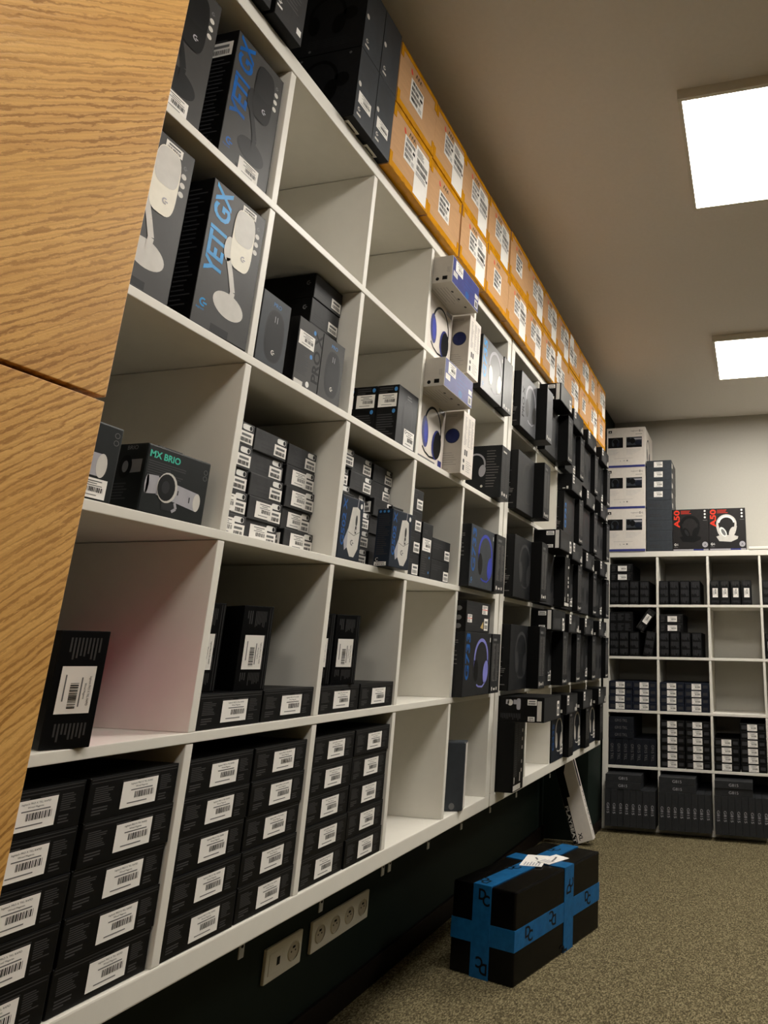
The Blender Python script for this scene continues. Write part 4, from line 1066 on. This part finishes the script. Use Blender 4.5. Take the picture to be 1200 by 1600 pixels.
for cell in range(3):
    for i in range(8):
        o = stamp('g8', lambda: spine_box(0.0405, 0.221, 0.46, 'G815', True, mat('char_card', (45, 46, 48), 0.45, 0.12), INK_SILVER)); bput(o, cell, 0.002 + 0.0412 * i, 0, 0, 0.098 + R.uniform(-0.004, 0.004))
        tag(o, 'charcoal keyboard box on edge, %s from left, bottom row, %s' % (NTH[i], BCUB[cell]), 'box', GG)
    for i in range(2):
        o = stamp('gl8', lambda: spine_box(0.233, 0.0435, 0.46, 'G815', False, MATS['char_card'], INK_SILVER)); bput(o, cell, 0.002 + R.uniform(0, 0.003), 0, 0.2215 + 0.0442 * i, 0.098 + R.uniform(-0.004, 0.003))
        tag(o, 'charcoal keyboard box lying on upright ones, %s of two, bottom row, %s' % (('lower', 'upper')[i], BCUB[cell]), 'box', GG)

# on top of the back unit
ZB = BZ + 5 * P - T + 0.0393
GWB = 'white boxes on top of the back shelf'
def bundle():
    w, h, d = 0.292, 0.312, 0.372
    k = Mesh(); k.carton(d, w, h, CARD_WHITE, 0.002)
    k.rect('front', 0.002, 0.002, w - 0.002, 0.019, CARD_BLUE, 1)
    k.rect('front', 0.014, 0.272, 0.04, 0.293, INK_BLACK, 1); k.poly('front', [(0.02, 0.277), (0.027, 0.288), (0.035, 0.277)], INK_PEARL, 2)
    g_logo(k, 'front', 0.253, 0.283, 0.008, INK_BLACK); k.text('front', 'logitech', 0.186, 0.278, 0.009, INK_BLACK, width=0.052); k.text('front', 'G', 0.264, 0.277, 0.011, INK_BLACK)
    k.rect('front', 0.22, 0.256, 0.27, 0.259, INK_MUTE, 1)
    k.rect('front', 0.012, 0.155, 0.125, 0.236, INK_BLACK, 1); headset(k, 'front', 0.068, 0.194, 0.07, CARD_SLATE, CARD_NAVY, CARD_SLATE, None, 2)
    k.rect('front', 0.15, 0.155, 0.268, 0.236, CARD_SLATE, 1)
    k.disc('front', 0.168, 0.212, 0.014, 0.02, INK_BLACK, 2); k.disc('front', 0.198, 0.205, 0.02, 0.022, INK_BLACK, 3); k.disc('front', 0.24, 0.19, 0.026, 0.02, CARD_NAVY, 3); k.rect('front', 0.205, 0.215, 0.266, 0.226, INK_SILVER, 2); k.rect('front', 0.15, 0.156, 0.266, 0.172, INK_BLACK, 4)
    k.lines('front', 0.012, 0.102, 0.125, 0.145, 5, INK_SILVER, 4, fill=0.16); k.lines('front', 0.15, 0.102, 0.268, 0.145, 5, INK_SILVER, 6, fill=0.16)
    k.rect('front', 0.06, 0.072, 0.2, 0.073, INK_MUTE, 1); k.text('front', 'L', 0.105, 0.048, 0.011, INK_BLACK); k.rect('front', 0.128, 0.052, 0.14, 0.055, INK_BLACK, 1); k.rect('front', 0.152, 0.049, 0.162, 0.059, INK_MUTE, 1)
    headset(k, 'far', 0.15, 0.15, 0.2, CARD_DARK, CARD_DARK, CARD_SLATE, None, 1); k.rect('far', 0.002, 0.002, d - 0.002, 0.019, CARD_BLUE, 1)
    return fin(k, 'headset_box')['_o']
for i in range(3):
    o = stamp('bn', bundle); o.location = (-0.087, BY - 0.005, ZB + 0.3125 * i); o.rotation_euler = (0, 0, math.radians(-90))
    tag(o, 'large white and blue headset box on back shelf, %s of three' % ('lowest', 'middle', 'topmost')[i], 'box', GWB)
for i in range(9):
    def gb(lbl):
        w, h = 0.184, 0.0742
        k = Mesh(); k.carton(0.26, w, h, CARD_SLATE, 0.0015, {'far': CARD_MID}); k.lines('front', 0.02, 0.025, 0.13, 0.05, 2, INK_FAINT, 3); k.rect('far', 0.02, 0.02, 0.07, 0.055, INK_PEARL, 1)
        p = fin(k, 'headset_box')
        if lbl: sticker(p, 'front', 0.056, 0.022, 0.064, 0.042, 'code')
        return p['_o']
    lb = i >= 5
    o = stamp('gb%d' % lb, lambda: gb(lb)); o.location = (0.2115 + R.uniform(-0.001, 0.003), BY + 0.002, ZB + 0.0745 * i); o.rotation_euler = (0, 0, math.radians(-90))
    tag(o, 'flat slate box %s, %s of nine stacked beside white boxes' % ('with white label' if lb else 'without label', level(i, 9).replace(' from top', ' down')), 'box', 'flat slate boxes on the back shelf')
def a50(white):
    w, h = 0.253, 0.297
    k = Mesh(); k.carton(0.16, w, h, mat('graphite_card', (38, 36, 36), 0.42, 0.08), 0.0015)
    k.text('front', 'A50*', 0.052, 0.165, 0.042, INK_RED, rot=90, width=0.125)
    k.lines('front', 0.06, 0.262, 0.16, 0.29, 3, INK_RED, 4, fill=0.35)
    c1, c2 = (INK_PEARL, INK_WHITE) if white else (CARD_BLACK, CARD_DEEP)
    k.poly('front', [(0.05, 0.096), (0.075, 0.105), (0.165, 0.106), (0.2, 0.095), (0.195, 0.078), (0.15, 0.058), (0.07, 0.064)], c1, 1)
    k.arc('front', 0.122, 0.185, 0.07, 0.068, 0.014, -20, 200, c1, 2, 18); k.arc('front', 0.122, 0.185, 0.06, 0.058, 0.012, 10, 170, c2, 3, 14)
    k.stroke('front', [(0.06, 0.17), (0.068, 0.13), (0.085, 0.10)], 0.018, c1, 3); k.stroke('front', [(0.185, 0.17), (0.176, 0.13), (0.16, 0.10)], 0.018, c1, 3)
    k.disc('front', 0.098, 0.128, 0.02, 0.038, c2, 4, 0.5); k.disc('front', 0.158, 0.13, 0.017, 0.036, c1, 4, -0.4); k.disc('front', 0.1, 0.126, 0.011, 0.026, INK_MUTE if white else CARD_DARK, 5, 0.5)
    for i in range(3): k.disc('front', 0.229, 0.282 - 0.023 * i, 0.007, 0.007, INK_WHITE, 1)
    k.rect('front', 0.216, 0.213, 0.244, 0.217, INK_MUTE, 1)
    k.disc('front', 0.226, 0.042, 0.02, 0.02, INK_SILVER, 1); k.text('front', 'A', 0.219, 0.034, 0.015, CARD_DARK, layer=2)
    g_logo(k, 'front', 0.02, 0.044, 0.009, INK_WHITE); k.text('front', 'G', 0.028, 0.038, 0.012, INK_WHITE); k.rect('front', 0.01, 0.024, 0.036, 0.028, INK_MUTE, 1)
    k.rect('front', 0.004, 0.002, 0.145, 0.011, INK_SILVER, 1); k.rect('front', 0.145, 0.002, 0.215, 0.011, CARD_BLUE, 1); k.rect('front', 0.215, 0.002, 0.25, 0.011, INK_SILVER, 1)
    return fin(k, 'headset_box')['_o']
o = a50(False); o.location = (0.3985, BY + 0.003, ZB); o.rotation_euler = (0, 0, math.radians(-90)); tag(o, 'graphite box with red title and black headset picture, on back shelf', 'box', 'headset boxes with red titles')
o = a50(True); o.location = (0.6535, BY + 0.003, ZB); o.rotation_euler = (0, 0, math.radians(-90)); tag(o, 'graphite box with red title and white headset picture, on back shelf', 'box', 'headset boxes with red titles')
k = Mesh(); k.box(0.92, 1.5, BY - 0.004, BY + 0.38, ZB, ZB + 0.022, FOAM, 0.006); tag(k.build('foam_sheet'), 'white packing foam sheet lying on top of the back shelf', 'foam sheet')

# ------------------------------------------------------------------ parcel on the carpet
W, D, Hh = 0.626, 0.278, 0.29
par = empty('parcel', (0.089, 1.872, FLOOR), math.radians(-15.2))
k = Mesh(); k.carton(D, W, Hh, WRAP_BLACK, 0.007)
k.stroke('top', [(0.04, 0.13), (0.09, 0.16), (0.11, 0.14), (0.16, 0.165), (0.2, 0.14)], 0.004, INK_DIM, 1)
fr = k.frames
k.build('wrapped_carton', par)
k = Mesh(); k.frames = fr
t = 0.0012; zt0, zt1 = 0.105, 0.172
k.box(-D - t, t, -t, W + t, zt0, zt1, BLUE_TAPE, 0.0004)
fr2 = {'front': (Vector((t, 0, 0)), Vector((0, 1, 0)), Vector((0, 0, 1)), Vector((1, 0, 0))), 'near': (Vector((-D, -t, 0)), Vector((1, 0, 0)), Vector((0, 0, 1)), Vector((0, -1, 0))), 'top': (Vector((0, 0, Hh + t)), Vector((0, 1, 0)), Vector((-1, 0, 0)), Vector((0, 0, 1)))}
def dc(a, b, face, k, rot, s=0.036):
    k.text(face, 'D*', a, b, s, INK_BLACK, rot=rot); q = math.radians(rot)
    k.text(face, 'C*', a + s * 0.5 * math.cos(q) + s * 0.5 * math.sin(q), b + s * 0.5 * math.sin(q) - s * 0.5 * math.cos(q), s, INK_BLACK, rot=rot)
k.frames = fr2
dc(0.065, 0.13, 'front', k, 0); dc(0.275, 0.152, 'front', k, 180); dc(0.5, 0.13, 'front', k, 0)
k.lines('front', 0.12, 0.12, 0.19, 0.15, 5, INK_DEEPBLUE, 3, fill=0.12); k.lines('front', 0.32, 0.12, 0.36, 0.15, 5, INK_DEEPBLUE, 5, fill=0.12)
k.build('tape_band', par)
k = Mesh(); a0, a1 = 0.335, 0.405
k.box(-D - t * 2, t * 2, a0, a1, -0.0, Hh + t * 2, BLUE_TAPE, 0.0004)
k.frames = {f: (O + n * t, u, v, n) for f, (O, u, v, n) in fr2.items()}
dc(0.385, 0.195, 'front', k, 90); dc(0.36, 0.012, 'front', k, 180)
k.build('tape_band', par)
k = Mesh()
k.box(-0.185, -0.105, -t * 2, W + t * 2, 0, Hh + t * 3, BLUE_TAPE, 0.0004)
k.frames = {f: (O + n * t, u, v, n) for f, (O, u, v, n) in fr2.items()}
dc(0.118, 0.245, 'near', k, 0); dc(0.168, 0.05, 'near', k, 180); k.frames['top'] = (Vector((0, 0, Hh + t * 3)),) + fr2['top'][1:]
dc(0.05, 0.14, 'top', k, 90); dc(0.2, 0.16, 'top', k, 0); dc(0.5, 0.16, 'top', k, 0)
k.build('tape_band', par)
for a, b, w2, h2, rz, zz in ((0.29, 0.08, 0.15, 0.09, 20, 0), (0.33, 0.07, 0.12, 0.075, -12, 1)):
    s = Mesh(); s.carton(0.0003, w2, h2, PAPER); s.lines('front', 0.01, 0.01, w2 * 0.5, h2 - 0.01, 6, INK_SILVER, 4); s.stroke('front', [(w2 * 0.3, 0.02), (w2 * 0.6, 0.035), (w2 * 0.8, 0.05)], 0.008, INK_MUTE, 1)
    o = s.build('address_label', par); q = math.radians(rz)
    n = Vector((0, 0, 1)); u = Vector((-math.sin(q), math.cos(q), 0)); v = n.cross(u)
    m4 = Matrix((n, u, v)).transposed().to_4x4(); m4.translation = Vector((-b, a, Hh + t * 3.6 + 0.0006 * zz)); o.matrix_local = m4
tag(par, 'black wrapped parcel crossed with blue tape on the carpet', 'parcel')

# ------------------------------------------------------------------ leaning carton by the pillar
L, W2, D2 = 0.66, 0.125, 0.055
q = math.radians(17.5)
k = Mesh(); k.carton(D2, W2, L, CARD_WHITE, 0.0015)
k.rect('front', 0.001, 0.002, 0.03, 0.262, CARD_BLACK, 1); k.poly('front', [(0.001, 0.26), (0.05, 0.26), (0.05, 0.4), (0.1, 0.5), (0.1, 0.65), (0.001, 0.65)], CARD_BLACK, 1)
k.text('front', 'PLAYSEAT*', 0.005, 0.215, 0.021, INK_PEARL, rot=-90, layer=2, width=0.205)
k.text('front', 'XL*', 0.042, 0.055, 0.024, INK_BLACK, rot=-90)
k.rect('far', D2 * 0.1, 0.3, D2 * 0.62, 0.65, CARD_BLACK, 1); k.text('far', 'PLAYSEAT', D2 * 0.45, 0.27, 0.02, INK_BLACK, rot=-90, width=0.2); k.text('far', 'XL', D2 * 0.45, 0.05, 0.014, INK_BLACK, rot=-90)
o = fin(k, 'long_carton')['_o']
o.matrix_world = Matrix.Translation((-0.165, 3.668, FLOOR + 0.001)) @ Matrix.Rotation(-q, 4, 'Y') @ Matrix.Rotation(math.radians(-90), 4, 'Z')
tag(o, 'long white and black carton leaning by the green pillar in the corner', 'carton')
